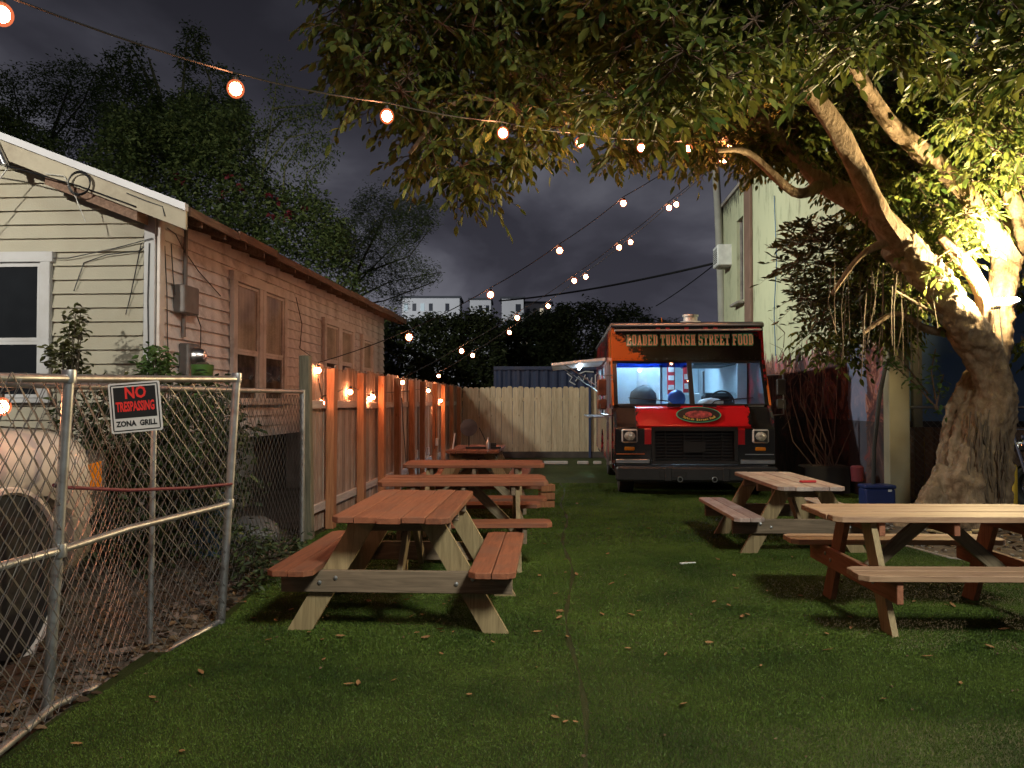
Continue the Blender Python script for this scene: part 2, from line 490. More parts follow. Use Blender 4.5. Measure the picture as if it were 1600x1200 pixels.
M['dryleaf'] = leafmat('dry_leaf', (.12, .06, .026), (.36, .19, .085), .7, .1, .2)
M['litter'] = leafmat('leaf_litter', (.05, .034, .022), (.17, .11, .065), .85, .05, .15)
M['ficus_leaf'] = leafmat('ficus_leaf', (.038, .075, .018), (.20, .22, .050), .50, .34, .25)
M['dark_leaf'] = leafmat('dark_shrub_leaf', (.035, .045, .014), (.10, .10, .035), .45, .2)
M['fine_leaf'] = leafmat('fine_leaf', (.020, .046, .014), (.085, .13, .032), .6, .25)
M['far_leaf'] = leafmat('far_leaf', (.016, .032, .014), (.05, .075, .03), .7, .2)
M['vine_leaf'] = leafmat('vine_leaf', (.045, .085, .026), (.20, .27, .085), .55, .3)
M['weed_leaf'] = leafmat('weed_leaf', (.05, .10, .03), (.14, .24, .07), .5, .3)
M['under_leaf'] = leafmat('undergrowth_leaf', (.018, .030, .012), (.06, .085, .03), .6, .2)
M['flower'] = leafmat('pink_flower', (.22, .03, .05), (.36, .07, .09), .6, .3)
M['green_pot'] = plain('green_pot', (.05, .12, .02), .5)
M['root'] = plain('aerial_root', (.15, .11, .075), .85, var=.3, scale=10)
M['pinkish_twig'] = plain('creeper_twig', (.13, .085, .07), .85, var=.3, scale=10)
M['pole_wood'] = plain('pole_grey', (.33, .32, .29), .8, var=.15, scale=3)
M['red_leg'] = wood('red_leg', (.17, .07, .035), (.30, .14, .075), 'Z', .7, pervar=.12)
M['red_beam'] = wood('red_beam', (.20, .075, .04), (.34, .14, .08), 'Y', .7, pervar=.12)
M['twig'] = plain('twig', (.12, .075, .05), .85, var=.3, scale=10)
M['dark_twig'] = plain('dark_twig', (.055, .045, .03), .85, var=.3, scale=10)
M['pale_twig'] = plain('pale_twig', (.17, .19, .09), .85, var=.3, scale=10)

def bark_mat():
    m, nt, b = base_mat('ficus_bark'); L = nt.links
    tc = N(nt, 'ShaderNodeTexCoord')
    mp = N(nt, 'ShaderNodeMapping'); mp.inputs['Scale'].default_value = (5, 5, 1.6)
    L.new(tc.outputs['Object'], mp.inputs['Vector'])
    nz = N(nt, 'ShaderNodeTexNoise'); nz.inputs['Scale'].default_value = 2.0; nz.inputs['Detail'].default_value = 9; nz.inputs['Roughness'].default_value = .65; nz.inputs['Distortion'].default_value = .6
    L.new(mp.outputs[0], nz.inputs['Vector'])
    n2 = N(nt, 'ShaderNodeTexNoise'); n2.inputs['Scale'].default_value = 26; n2.inputs['Detail'].default_value = 6
    L.new(tc.outputs['Object'], n2.inputs['Vector'])
    rp = N(nt, 'ShaderNodeValToRGB'); e = rp.color_ramp.elements
    e[0].position = .3; e[0].color = (.13, .085, .05, 1); e[1].position = .7; e[1].color = (.38, .29, .205, 1)
    k = e.new(.5); k.color = (.27, .19, .12, 1)
    L.new(nz.outputs['Fac'], rp.inputs['Fac'])
    L.new(rp.outputs['Color'], b.inputs['Base Color'])
    ad = N(nt, 'ShaderNodeMath', operation='MULTIPLY_ADD'); ad.inputs[1].default_value = .35
    L.new(n2.outputs['Fac'], ad.inputs[0]); L.new(nz.outputs['Fac'], ad.inputs[2])
    bp = N(nt, 'ShaderNodeBump'); bp.inputs['Strength'].default_value = .7; bp.inputs['Distance'].default_value = .05
    L.new(ad.outputs[0], bp.inputs['Height']); L.new(bp.outputs[0], b.inputs['Normal'])
    setp(b, Roughness=.8); b.inputs['Specular IOR Level'].default_value = .25
    return m
M['bark'] = bark_mat()

def turf_mat(name, blades):
    m, nt, b = base_mat(name); L = nt.links
    tc = N(nt, 'ShaderNodeTexCoord'); g = N(nt, 'ShaderNodeNewGeometry')
    nz = N(nt, 'ShaderNodeTexNoise'); nz.inputs['Scale'].default_value = 1.1; nz.inputs['Detail'].default_value = 7; nz.inputs['Roughness'].default_value = .62
    L.new(g.outputs['Position'], nz.inputs['Vector'])
    rp = N(nt, 'ShaderNodeValToRGB'); e = rp.color_ramp.elements
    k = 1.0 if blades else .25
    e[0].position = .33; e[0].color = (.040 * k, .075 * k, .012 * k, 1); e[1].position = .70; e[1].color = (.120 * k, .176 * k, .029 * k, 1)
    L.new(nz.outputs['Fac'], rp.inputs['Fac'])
    col = rp.outputs['Color']
    if blades:
        mr = N(nt, 'ShaderNodeMapRange'); mr.inputs['To Min'].default_value = .7; mr.inputs['To Max'].default_value = 1.3
        L.new(g.outputs['Random Per Island'], mr.inputs['Value'])
        vm = N(nt, 'ShaderNodeVectorMath', operation='SCALE'); L.new(col, vm.inputs[0]); L.new(mr.outputs[0], vm.inputs['Scale']); col = vm.outputs[0]
    else:
        n2 = N(nt, 'ShaderNodeTexNoise'); n2.inputs['Scale'].default_value = 160; n2.inputs['Detail'].default_value = 3
        L.new(g.outputs['Position'], n2.inputs['Vector'])
        bp = N(nt, 'ShaderNodeBump'); bp.inputs['Strength'].default_value = 1; bp.inputs['Distance'].default_value = .01
        L.new(n2.outputs['Fac'], bp.inputs['Height']); L.new(bp.outputs[0], b.inputs['Normal'])
    L.new(col, b.inputs['Base Color'])
    setp(b, Roughness=.55); b.inputs['Specular IOR Level'].default_value = .25
    return m
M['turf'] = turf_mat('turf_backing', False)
M['blade'] = turf_mat('turf_blade', True)

def truck_paint(name, kind):
    m, nt, b = base_mat(name); L = nt.links
    tc = N(nt, 'ShaderNodeTexCoord')
    sp = N(nt, 'ShaderNodeSeparateXYZ'); L.new(tc.outputs['Object'], sp.inputs[0])
    nz = N(nt, 'ShaderNodeTexNoise'); nz.inputs['Scale'].default_value = 5.0 if kind != 'side' else 1.6; nz.inputs['Detail'].default_value = 12; nz.inputs['Roughness'].default_value = .80
    mp = N(nt, 'ShaderNodeMapping'); mp.inputs['Scale'].default_value = (1.0, 1, 1.6) if kind == 'header' else (1, 1, 1)
    L.new(tc.outputs['Object'], mp.inputs['Vector']); L.new(mp.outputs[0], nz.inputs['Vector'])
    def mathn(op, a, bb):
        n = N(nt, 'ShaderNodeMath', operation=op)
        for i, q in enumerate((a, bb)):
            if isinstance(q, (int, float)): n.inputs[i].default_value = q
            else: L.new(q, n.inputs[i])
        return n.outputs[0]
    black = (.008, .008, .009, 1)
    if kind == 'header':
        # orange brushed in from the kerb side, black elsewhere, a red corner at the far side
        v = mathn('ADD', mathn('MULTIPLY', sp.outputs['X'], 1.0), mathn('MULTIPLY', mathn('SUBTRACT', nz.outputs['Fac'], .5), 1.9))
        v = mathn('ADD', v, mathn('MULTIPLY', mathn('SUBTRACT', sp.outputs['Z'], 2.35), .9))
        r = N(nt, 'ShaderNodeValToRGB'); e = r.color_ramp.elements
        r.color_ramp.interpolation = 'LINEAR'
        L.new(mathn('ADD', mathn('MULTIPLY', v, .25), .5), r.inputs['Fac'])
        e[0].position = .262; e[0].color = (.60, .13, .022, 1)
        e[1].position = .268; e[1].color = black
        k = e.new(.80); k.color = black
        k = e.new(.82); k.color = (.35, .012, .02, 1)
        col = r.outputs['Color']
    elif kind == 'hood':
        ax = mathn('ABSOLUTE', sp.outputs['X'], 0)
        v = mathn('ADD', ax, mathn('MULTIPLY', mathn('SUBTRACT', nz.outputs['Fac'], .5), .55))
        r = N(nt, 'ShaderNodeValToRGB'); e = r.color_ramp.elements
        L.new(v, r.inputs['Fac'])
        e[0].position = .82; e[0].color = (.55, .010, .014, 1)
        e[1].position = .85; e[1].color = black
        col = r.outputs['Color']
    else:
        r = N(nt, 'ShaderNodeValToRGB'); e = r.color_ramp.elements
        L.new(nz.outputs['Fac'], r.inputs['Fac'])
        e[0].position = .50; e[0].color = (.014, .012, .012, 1)
        e[1].position = .52; e[1].color = (.26, .008, .012, 1)
        k = e.new(.60); k.color = (.28, .012, .012, 1)
        k = e.new(.61); k.color = (.40, .12, .05, 1)
        k = e.new(.68); k.color = (.12, .13, .10, 1)
        col = r.outputs['Color']
    L.new(col, b.inputs['Base Color'])
    setp(b, Roughness=.22); b.inputs['Coat Weight'].default_value = .5; b.inputs['Coat Roughness'].default_value = .05
    return m
M['truck_header'] = truck_paint('truck_header_paint', 'header')
M['truck_hood'] = truck_paint('truck_hood_paint', 'hood')
M['truck_side'] = truck_paint('truck_side_paint', 'side')

def mural_mat():
    m, nt, b = base_mat('mural_wall'); L = nt.links
    g = N(nt, 'ShaderNodeTexCoord'); sp = N(nt, 'ShaderNodeSeparateXYZ'); L.new(g.outputs['Object'], sp.inputs[0])
    mp = N(nt, 'ShaderNodeMapping'); mp.inputs['Scale'].default_value = (1, .9, .28); L.new(g.outputs['Object'], mp.inputs['Vector'])
    st = N(nt, 'ShaderNodeTexNoise'); st.inputs['Scale'].default_value = 3.2; st.inputs['Detail'].default_value = 9; st.inputs['Roughness'].default_value = .7
    L.new(mp.outputs[0], st.inputs['Vector'])
    up = N(nt, 'ShaderNodeValToRGB'); e = up.color_ramp.elements
    e[0].position = .30; e[0].color = (.13, .12, .085, 1); e[1].position = .47; e[1].color = (.46, .47, .32, 1)
    k = e.new(.40); k.color = (.36, .37, .25, 1)
    L.new(st.outputs['Fac'], up.inputs['Fac'])
    # black mildew hanging from the parapet
    def mathn(op, a, bb, clamp=False):
        n = N(nt, 'ShaderNodeMath', operation=op); n.use_clamp = clamp
        for i, q in enumerate((a, bb)):
            if isinstance(q, (int, float)): n.inputs[i].default_value = q
            else: L.new(q, n.inputs[i])
        return n.outputs[0]
    mp3 = N(nt, 'ShaderNodeMapping'); mp3.inputs['Scale'].default_value = (1, 3.2, .8); L.new(g.outputs['Object'], mp3.inputs['Vector'])
    n3 = N(nt, 'ShaderNodeTexNoise'); n3.inputs['Scale'].default_value = 2.4; n3.inputs['Detail'].default_value = 9; n3.inputs['Roughness'].default_value = .75
    L.new(mp3.outputs[0], n3.inputs['Vector'])
    mil = mathn('ADD', mathn('MULTIPLY', mathn('SUBTRACT', sp.outputs['Z'], 6.7), .30), mathn('MULTIPLY', n3.outputs['Fac'], 1.0))
    r3 = N(nt, 'ShaderNodeValToRGB'); r3.color_ramp.elements[0].position = .47; r3.color_ramp.elements[1].position = .52
    L.new(mil, r3.inputs['Fac'])
    mx0 = N(nt, 'ShaderNodeMixRGB'); mx0.inputs[2].default_value = (.03, .028, .022, 1)
    sc_ = mathn('MULTIPLY', r3.outputs['Color'], .9)
    L.new(sc_, mx0.inputs[0]); L.new(up.outputs['Color'], mx0.inputs[1])
    # abstract dark red, black and blue painting on the lower wall
    mz = N(nt, 'ShaderNodeTexNoise'); mz.inputs['Scale'].default_value = 1.9; mz.inputs['Detail'].default_value = 7; mz.inputs['Roughness'].default_value = .66; mz.inputs['Distortion'].default_value = 1.2
    L.new(g.outputs['Object'], mz.inputs['Vector'])
    lo = N(nt, 'ShaderNodeValToRGB'); e = lo.color_ramp.elements
    e[0].position = .35; e[0].color = (.015, .013, .02, 1); e[1].position = .64; e[1].color = (.48, .09, .09, 1)
    for p_, c_ in ((.45, (.05, .02, .025, 1)), (.52, (.15, .045, .035, 1)), (.57, (.34, .16, .12, 1)), (.60, (.10, .09, .14, 1))):
        k = e.new(p_); k.color = c_
    L.new(mz.outputs['Fac'], lo.inputs['Fac'])
    # blue figure-like panel near the corner
    dy = mathn('ABSOLUTE', mathn('SUBTRACT', sp.outputs['Y'], 1.0), 0)
    bl = mathn('LESS_THAN', mathn('ADD', dy, mathn('MULTIPLY', mz.outputs['Fac'], .5)), .62)
    blz = mathn('LESS_THAN', sp.outputs['Z'], 2.3)
    blm = mathn('MULTIPLY', mathn('MULTIPLY', bl, blz), .75)
    mxb = N(nt, 'ShaderNodeMixRGB'); mxb.inputs[2].default_value = (.14, .18, .30, 1)
    L.new(blm, mxb.inputs[0]); L.new(lo.outputs['Color'], mxb.inputs[1])
    dk = mathn('LESS_THAN', sp.outputs['Z'], 1.15)
    mxd = N(nt, 'ShaderNodeMixRGB'); mxd.inputs[2].default_value = (.014, .013, .016, 1)
    nd = mathn('MULTIPLY', dk, .78)
    L.new(nd, mxd.inputs[0]); L.new(mxb.outputs[0], mxd.inputs[1])
    edge = mathn('LESS_THAN', mathn('ADD', sp.outputs['Z'], mathn('MULTIPLY', mathn('SUBTRACT', st.outputs['Fac'], .5), 2.4)), 2.35)
    mx1 = N(nt, 'ShaderNodeMixRGB'); L.new(edge, mx1.inputs[0]); L.new(mx0.outputs[0], mx1.inputs[1]); L.new(mxd.outputs[0], mx1.inputs[2])
    L.new(mx1.outputs[0], b.inputs['Base Color'])
    setp(b, Roughness=.85)
    return m
M['mural'] = mural_mat()

def bulb_shell_mat():  # glowing orange shell paints a soft halo around the tinted bulb
    m = bpy.data.materials.new('bulb_halo'); m.use_nodes = True
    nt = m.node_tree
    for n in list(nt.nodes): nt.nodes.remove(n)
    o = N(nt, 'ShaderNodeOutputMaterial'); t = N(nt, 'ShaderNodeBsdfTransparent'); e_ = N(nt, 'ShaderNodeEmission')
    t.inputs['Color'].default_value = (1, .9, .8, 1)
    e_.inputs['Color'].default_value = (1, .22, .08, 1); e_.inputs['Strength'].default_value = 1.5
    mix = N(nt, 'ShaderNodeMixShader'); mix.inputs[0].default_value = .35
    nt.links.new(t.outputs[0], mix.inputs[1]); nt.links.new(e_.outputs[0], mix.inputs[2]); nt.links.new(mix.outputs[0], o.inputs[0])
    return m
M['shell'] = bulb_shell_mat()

# ------------------------------------------------------------------ leaves
def leaf_mesh(name, pos, size, mat, droop=0.5, wratio=.42, updir=None, flat=0.0, seed=1):
    r = np.random.default_rng(seed)
    n = len(pos)
    if not hasattr(size, '__len__'): size = np.full(n, size)
    size = size * r.uniform(.7, 1.25, n)
    th = r.uniform(0, 2 * PI, n)
    dz = r.normal(-droop, .45, n)
    d = np.stack([np.cos(th), np.sin(th), dz], 1)
    if flat: d[:, 2] *= (1 - flat)
    d /= np.linalg.norm(d, axis=1)[:, None]
    rnd = r.normal(0, .55, (n, 3)); rnd[:, 2] += 1.0
    sd = np.cross(d, rnd); sd /= (np.linalg.norm(sd, axis=1)[:, None] + 1e-9)
    nm = np.cross(sd, d)
    L_ = size[:, None]; W = L_ * wratio * .5
    b = pos
    l1 = b + d * L_ * .33 + sd * W + nm * L_ * .06
    l2 = b + d * L_ * .72 + sd * W * .72 + nm * L_ * .03
    t = b + d * L_ - nm * L_ * .08
    r2 = b + d * L_ * .72 - sd * W * .72 + nm * L_ * .03
    r1 = b + d * L_ * .33 - sd * W + nm * L_ * .06
    V = np.stack([b, l1, l2, t, r2, r1], 1).reshape(-1, 3)
    base = (np.arange(n) * 6)[:, None]
    Fq = np.concatenate([base + np.array([[0, 1, 2, 3]]), base + np.array([[0, 3, 4, 5]])], 1).reshape(-1, 4)
    return quads(name, V, Fq, mat)
def quads(name, V, Fq, mat, k=4):
    me = bpy.data.meshes.new(name)
    me.vertices.add(len(V)); me.vertices.foreach_set('co', V.astype(np.float32).ravel())
    nf = len(Fq)
    me.loops.add(nf * k); me.loops.foreach_set('vertex_index', Fq.astype(np.int32).ravel())
    me.polygons.add(nf); me.polygons.foreach_set('loop_start', np.arange(0, nf * k, k, dtype=np.int32))
    me.update(calc_edges=True)
    me.materials.append(mat)
    return me
def in_poly(pts, poly):
    x, y = pts[:, 0], pts[:, 1]
    ins = np.zeros(len(pts), bool); j = len(poly) - 1
    for i in range(len(poly)):
        xi, yi = poly[i]; xj, yj = poly[j]
        c = ((yi > y) != (yj > y)) & (x < (xj - xi) * (y - yi) / (yj - yi + 1e-9) + xi)
        ins ^= c; j = i
    return ins
def crown_pts(poly, y0, y1, nclus, nleaf, rad, seed=1, ref=None, curve=0.0):
    """leaf positions in a volume: the outline is fixed at depth ref and the volume runs y0..y1"""
    r = np.random.default_rng(seed)
    poly = np.array(poly, float)
    lo, hi = poly.min(0), poly.max(0)
    pts = []
    while len(pts) < nclus:
        c = r.uniform(lo, hi, (nclus * 2, 2))
        c = c[in_poly(c, poly)]
        pts += c.tolist()
    pts = np.array(pts[:nclus])
    Y = r.uniform(y0, y1, nclus)
    yr = Y
    ct, st = math.cos(TILT), math.sin(TILT)
    dx = (pts[:, 0] - 800) / F; dy = (600 - pts[:, 1]) / F
    dY = ct - dy * st; dZ = st + dy * ct
    P3 = np.stack([dx / dY * yr, Y, CAMZ + dZ / dY * yr], 1)
    off = r.normal(0, 1, (nclus, nleaf, 3)); off /= np.linalg.norm(off, axis=2)[..., None] + 1e-9
    off *= (r.uniform(0, 1, (nclus, nleaf, 1)) ** .5) * rad * r.uniform(.6, 1.3, (nclus, 1, 1))
    return (P3[:, None, :] + off).reshape(-1, 3), P3

def spray_crown(name, polys, size, mat, T, base, seed, avoid=(), droop=.55, wratio=.44, twig=.34, twigmat='twig'):
    """crown built of branchlets: every cluster is a few twigs with leaves set along both sides"""
    r = np.random.default_rng(seed)
    LB, LD, LN, TW = [], [], [], []
    for (pl, y0, y1, nc, nt_, nl) in polys:
        _, cc = crown_pts(pl, y0, y1, nc, 1, .01, seed + nc)
        c = np.repeat(cc, nt_, axis=0)
        n = len(c)
        th = r.uniform(0, 2 * PI, n)
        td = np.stack([np.cos(th), np.sin(th), r.normal(-droop * .6, .45, n)], 1); td /= np.linalg.norm(td, axis=1)[:, None]
        tl = twig * r.uniform(.6, 1.25, n)
        st = c + td * r.uniform(.0, .10, (n, 1))
        keep = np.ones(n, bool)
        mid_ = st + td * tl[:, None] * .6
        for (b_, d_) in avoid: keep &= np.linalg.norm(mid_ - b_, axis=1) > d_
        st, td, tl = st[keep], td[keep], tl[keep]; n = len(st)
        TW.append((st, td, tl))
        k = np.arange(nl)
        f = (k + 1.0) / nl
        bend = np.zeros((n, 1, 3)); bend[:, 0, 2] = -.12
        pos = st[:, None, :] + td[:, None, :] * (tl[:, None] * f[None, :])[..., None] + bend * (f[None, :, None] ** 2) * tl[:, None, None] * 2.2
        sd = np.cross(td, r.normal(0, .35, (n, 3)) + np.array([0, 0, 1.0])); sd /= np.linalg.norm(sd, axis=1)[:, None]
        sgn = np.where(k % 2 == 0, 1.0, -1.0)
        d = td[:, None, :] * .65 + sd[:, None, :] * sgn[None, :, None] * r.uniform(.5, 1.1, (n, nl, 1)) + np.array([0, 0, -droop]) * r.uniform(.2, 1.5, (n, nl, 1)) + r.normal(0, .18, (n, nl, 3))
        d[:, -1, :] = td + np.array([0, 0, -droop * .8])
        d /= np.linalg.norm(d, axis=2)[..., None]
        up = r.normal(0, .38, (n, nl, 3)) + np.array([0, 0, 1.0])
        LB.append(pos.reshape(-1, 3)); LD.append(d.reshape(-1, 3)); LN.append(up.reshape(-1, 3))
    b = np.concatenate(LB) - np.array([base]); d = np.concatenate(LD); up = np.concatenate(LN)
    n = len(b)
    L_ = (size * r.uniform(.6, 1.25, n))[:, None]
    sd = np.cross(d, up); sd /= (np.linalg.norm(sd, axis=1)[:, None] + 1e-9); nm = np.cross(sd, d)
    W = L_ * wratio * .5 * r.uniform(.85, 1.1, (n, 1)); cu = r.uniform(-.02, .16, (n, 1))
    fold = L_ * r.uniform(.02, .09, (n, 1))
    l1 = b + d * L_ * .28 + sd * W * .92 + nm * fold
    l2 = b + d * L_ * .66 + sd * W * .86 + nm * fold
    m1 = b + d * L_ * .45
    t = b + d * L_ - nm * L_ * cu
    r2 = b + d * L_ * .66 - sd * W * .86 + nm * fold
    r1 = b + d * L_ * .28 - sd * W * .92 + nm * fold
    V = np.stack([b, l1, l2, t, r2, r1], 1).reshape(-1, 3)
    bs = (np.arange(n) * 6)[:, None]
    Fq = np.concatenate([bs + np.array([[0, 1, 2, 3]]), bs + np.array([[0, 3, 4, 5]])], 1).reshape(-1, 4)
    o = link(name, quads(name, V, Fq, M[mat]), T); o['kind'] = 'stuff'
    # the twigs themselves, three-sided
    st = np.concatenate([q[0] for q in TW]) - np.array([base]); td = np.concatenate([q[1] for q in TW]); tl = np.concatenate([q[2] for q in TW])[:, None]
    en = st + td * tl; en[:, 2] -= .12 * 2.2 * tl[:, 0]
    md = st + td * tl * .5; md[:, 2] -= .12 * .55 * tl[:, 0]
    u = np.cross(td, np.array([0, 0, 1.0]) + .01); u /= np.linalg.norm(u, axis=1)[:, None]; v = np.cross(td, u)
    rings = []
    for (c_, rr_) in ((st - td * .12, .0065), (md, .004), (en, .0015)):
        for a in (0, 2.094, 4.189): rings.append(c_ + (u * math.cos(a) + v * math.sin(a)) * rr_)
    V = np.stack(rings, 1).reshape(-1, 3); bs = (np.arange(len(st)) * 9)[:, None]
    q = np.array([[0, 1, 4, 3], [1, 2, 5, 4], [2, 0, 3, 5], [3, 4, 7, 6], [4, 5, 8, 7], [5, 3, 6, 8]])
    Fq = np.concatenate([bs + q[i][None] for i in range(6)], 1).reshape(-1, 4)
    o = link('twigs', quads('twigs', V, Fq, M[twigmat]), T); o['kind'] = 'stuff'

# ------------------------------------------------------------------ ground
def sheet(name, pts, z, mat, kind='structure'):
    mb = MB(); n = len(pts)
    mb.add([(x, y, z) for x, y in pts], [tuple(range(n))])
    me = mb.mesh(name, mat, recalc=False)
    o = link(name, me)
    if kind: o['kind'] = kind
    return o
sheet('ground', [(-400, -60), (400, -60), (400, 700), (-400, 700)], -0.012, M['dirt'])

TURF = [(-1.62, 0.3), (-1.95, 2.0), (-2.02, 3.2), (-2.03, 3.7), (-1.86, 5.3), (-2.10, 8.3), (-1.32, 20.4), (5.75, 20.4), (5.20, 11.3), (4.60, 10.2), (3.75, 8.3), (3.95, 7.25), (4.45, 6.6), (7.5, 6.2), (7.5, -3), (-1.5, -3)]
def turf():
    bm = bmesh.new()
    # gridded sheet with slight waves
    xs = np.arange(-2.3, 7.6, .12); ys = np.arange(-3, 20.5, .12)
    idx = {}
    poly = TURF
    gx, gy = np.meshgrid(xs, ys, indexing='ij')
    pts = np.stack([gx.ravel(), gy.ravel()], 1)
    ins = in_poly(pts, poly)
    z = turf_z(pts[:, 0], pts[:, 1])
    V = np.stack([pts[:, 0], pts[:, 1], z], 1)
    nx, ny = len(xs), len(ys)
    I = np.arange(nx * ny).reshape(nx, ny)
    insg = ins.reshape(nx, ny)
    a = insg[:-1, :-1] | insg[1:, :-1] | insg[1:, 1:] | insg[:-1, 1:]
    q = np.stack([I[:-1, :-1][a], I[1:, :-1][a], I[1:, 1:][a], I[:-1, 1:][a]], 1)
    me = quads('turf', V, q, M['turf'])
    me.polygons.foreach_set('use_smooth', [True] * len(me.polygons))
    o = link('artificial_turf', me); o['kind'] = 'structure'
def turf_z(x, y):
    x = np.asarray(x, float); y = np.asarray(y, float)
    z = .006 * np.sin(x * 1.7 + y * .9) + .006 * np.sin(y * 3.1 - x * .6) + .004 * np.sin(y * 7.3 + 1.3 * np.sin(x * 1.9)) + .012
    z = z + .012 * np.exp(-((y - 9.4 - .06 * x + .05 * np.sin(x * 2)) / .25) ** 2)
    return z
turf()
def blades():
    r = np.random.default_rng(11)
    V = []; 
    def batch(n, y0, y1, hgt, wid):
        y = r.uniform(y0, y1, n * 2)
        # even density on the ground
        x = r.uniform(-2.3, 7.2, n * 2)
        vis = (x / y < .72) & (x / y > -.72) & in_poly(np.stack([x, y], 1), TURF)
        x, y = x[vis], y[vis]
        sxx = .37 + .055 * (y - 4) + .035 * np.sin(y * 2.1) - .05
        keep = (np.abs(x - sxx) > .012 + .006 * np.sin(y * 7)) & (np.abs(y - (5.2 + .06 * x - .05 * np.sin(x * 2)) + .03) > .006)
        x, y = x[keep], y[keep]
        n = len(x)
        z = turf_z(x, y)
        th = r.uniform(0, 2 * PI, n)
        lean = r.normal(0, .4, (n, 2)) * hgt
        lean[:, 1] -= .15 * hgt
        h = hgt * r.uniform(.6, 1.2, n)
        wx, wy = np.cos(th) * wid / 2, np.sin(th) * wid / 2
        a = np.stack([x - wx, y - wy, z], 1); b = np.stack([x + wx, y + wy, z], 1)
        c = np.stack([x + lean[:, 0], y + lean[:, 1], z + h], 1)
        return np.stack([a, b, c], 1).reshape(-1, 3)
    V = np.concatenate([batch(380000, 2.4, 4.5, .008, .0030), batch(360000, 4.5, 8.0, .010, .0048), batch(170000, 8.0, 14.0, .015, .009)])
    Fq = np.arange(len(V)).reshape(-1, 3)
    me = quads('turf_blades', V, Fq, M['blade'], 3)
    o = link('turf_grass', me)
    tag(o, 'short green pile of the artificial turf covering the lot', 'grass', kind='stuff')
blades()

# soil pit round the tree, with gravel
PIT = [(4.62, 10.15), (3.85, 8.35), (4.02, 7.35), (4.55, 6.75), (7.6, 6.35), (12, 6.5), (12, 11.0), (5.2, 11.0)]
sheet('tree_pit_soil', PIT, -0.004, M['soil'])
kb = MB()
kb.tube([(3.80, 8.35, .01), (3.97, 7.3, .012), (4.5, 6.67, .012), (7.5, 6.27, .01)], .02, 6)
o = kb.build('pit_edging', M['concrete']); o['kind'] = 'structure'
r = np.random.default_rng(5)
mb = MB()
cnt = 0
while cnt < 420:
    x, y = r.uniform(3.8, 8), r.uniform(6.4, 10.8)
    if in_poly(np.array([[x, y]]), PIT)[0]:
        mb.ico((x, y, .004), r.uniform(.008, .028), 1, (1, 1, .6), .15); cnt += 1
tag(mb.build('gravel', M['stone'], recalc=False), 'grey gravel and small stones round the foot of the big tree', 'gravel', kind='stuff')
# leaf litter
def scatter_litter(name, label, pts, size, mat):
    me = leaf_mesh(name, pts, size, mat, droop=0.0, flat=.85, seed=len(pts), wratio=.55)
    return tag(link(name, me), label, 'leaf litter', kind='stuff')
pts = []
while len(pts) < 2600:
    x, y = r.uniform(-4.2, -1.8), r.uniform(2.2, 9.0)
    if not in_poly(np.array([[x + .04, y]]), TURF)[0] and r.random() < np.exp(-abs(x + 2.1) * 1.3) + .2:
        pts.append((x, y, r.uniform(0, .03)))
scatter_litter('leaf_litter', 'brown dead leaves gathered along the foot of the chain link fence', np.array(pts), .06, M['litter'])
pts = []
while len(pts) < 700:
    x, y = r.uniform(3.7, 8), r.uniform(6.2, 11)
    if in_poly(np.array([[x, y]]), PIT)[0]: pts.append((x, y, r.uniform(0.005, .03)))
scatter_litter('leaf_litter', 'dead leaves lying on the soil around the big tree trunk', np.array(pts), .08, M['litter'])

mb = MB(); rr_ = random.Random(31)
for k in range(110):
    t = rr_.random(); y = 2.4 + 5.6 * t; x0 = -2.12 + (.16 if 3.9 < y < 5.4 else 0) * (1 - abs(y - 5.0) / 1.2 if abs(y - 5.0) < 1.2 else 0)
    q = rr_.uniform(.008, .04)
    mb.ico((x0 - rr_.uniform(.02, .28), y, q * .2), q, 1, (rr_.uniform(1, 2), rr_.uniform(.8, 1.6), .6), .3)
tag(mb.build('rubble', M['rubble'], recalc=False), 'broken pinkish concrete and stones along the fence foot', 'rubble', kind='stuff')

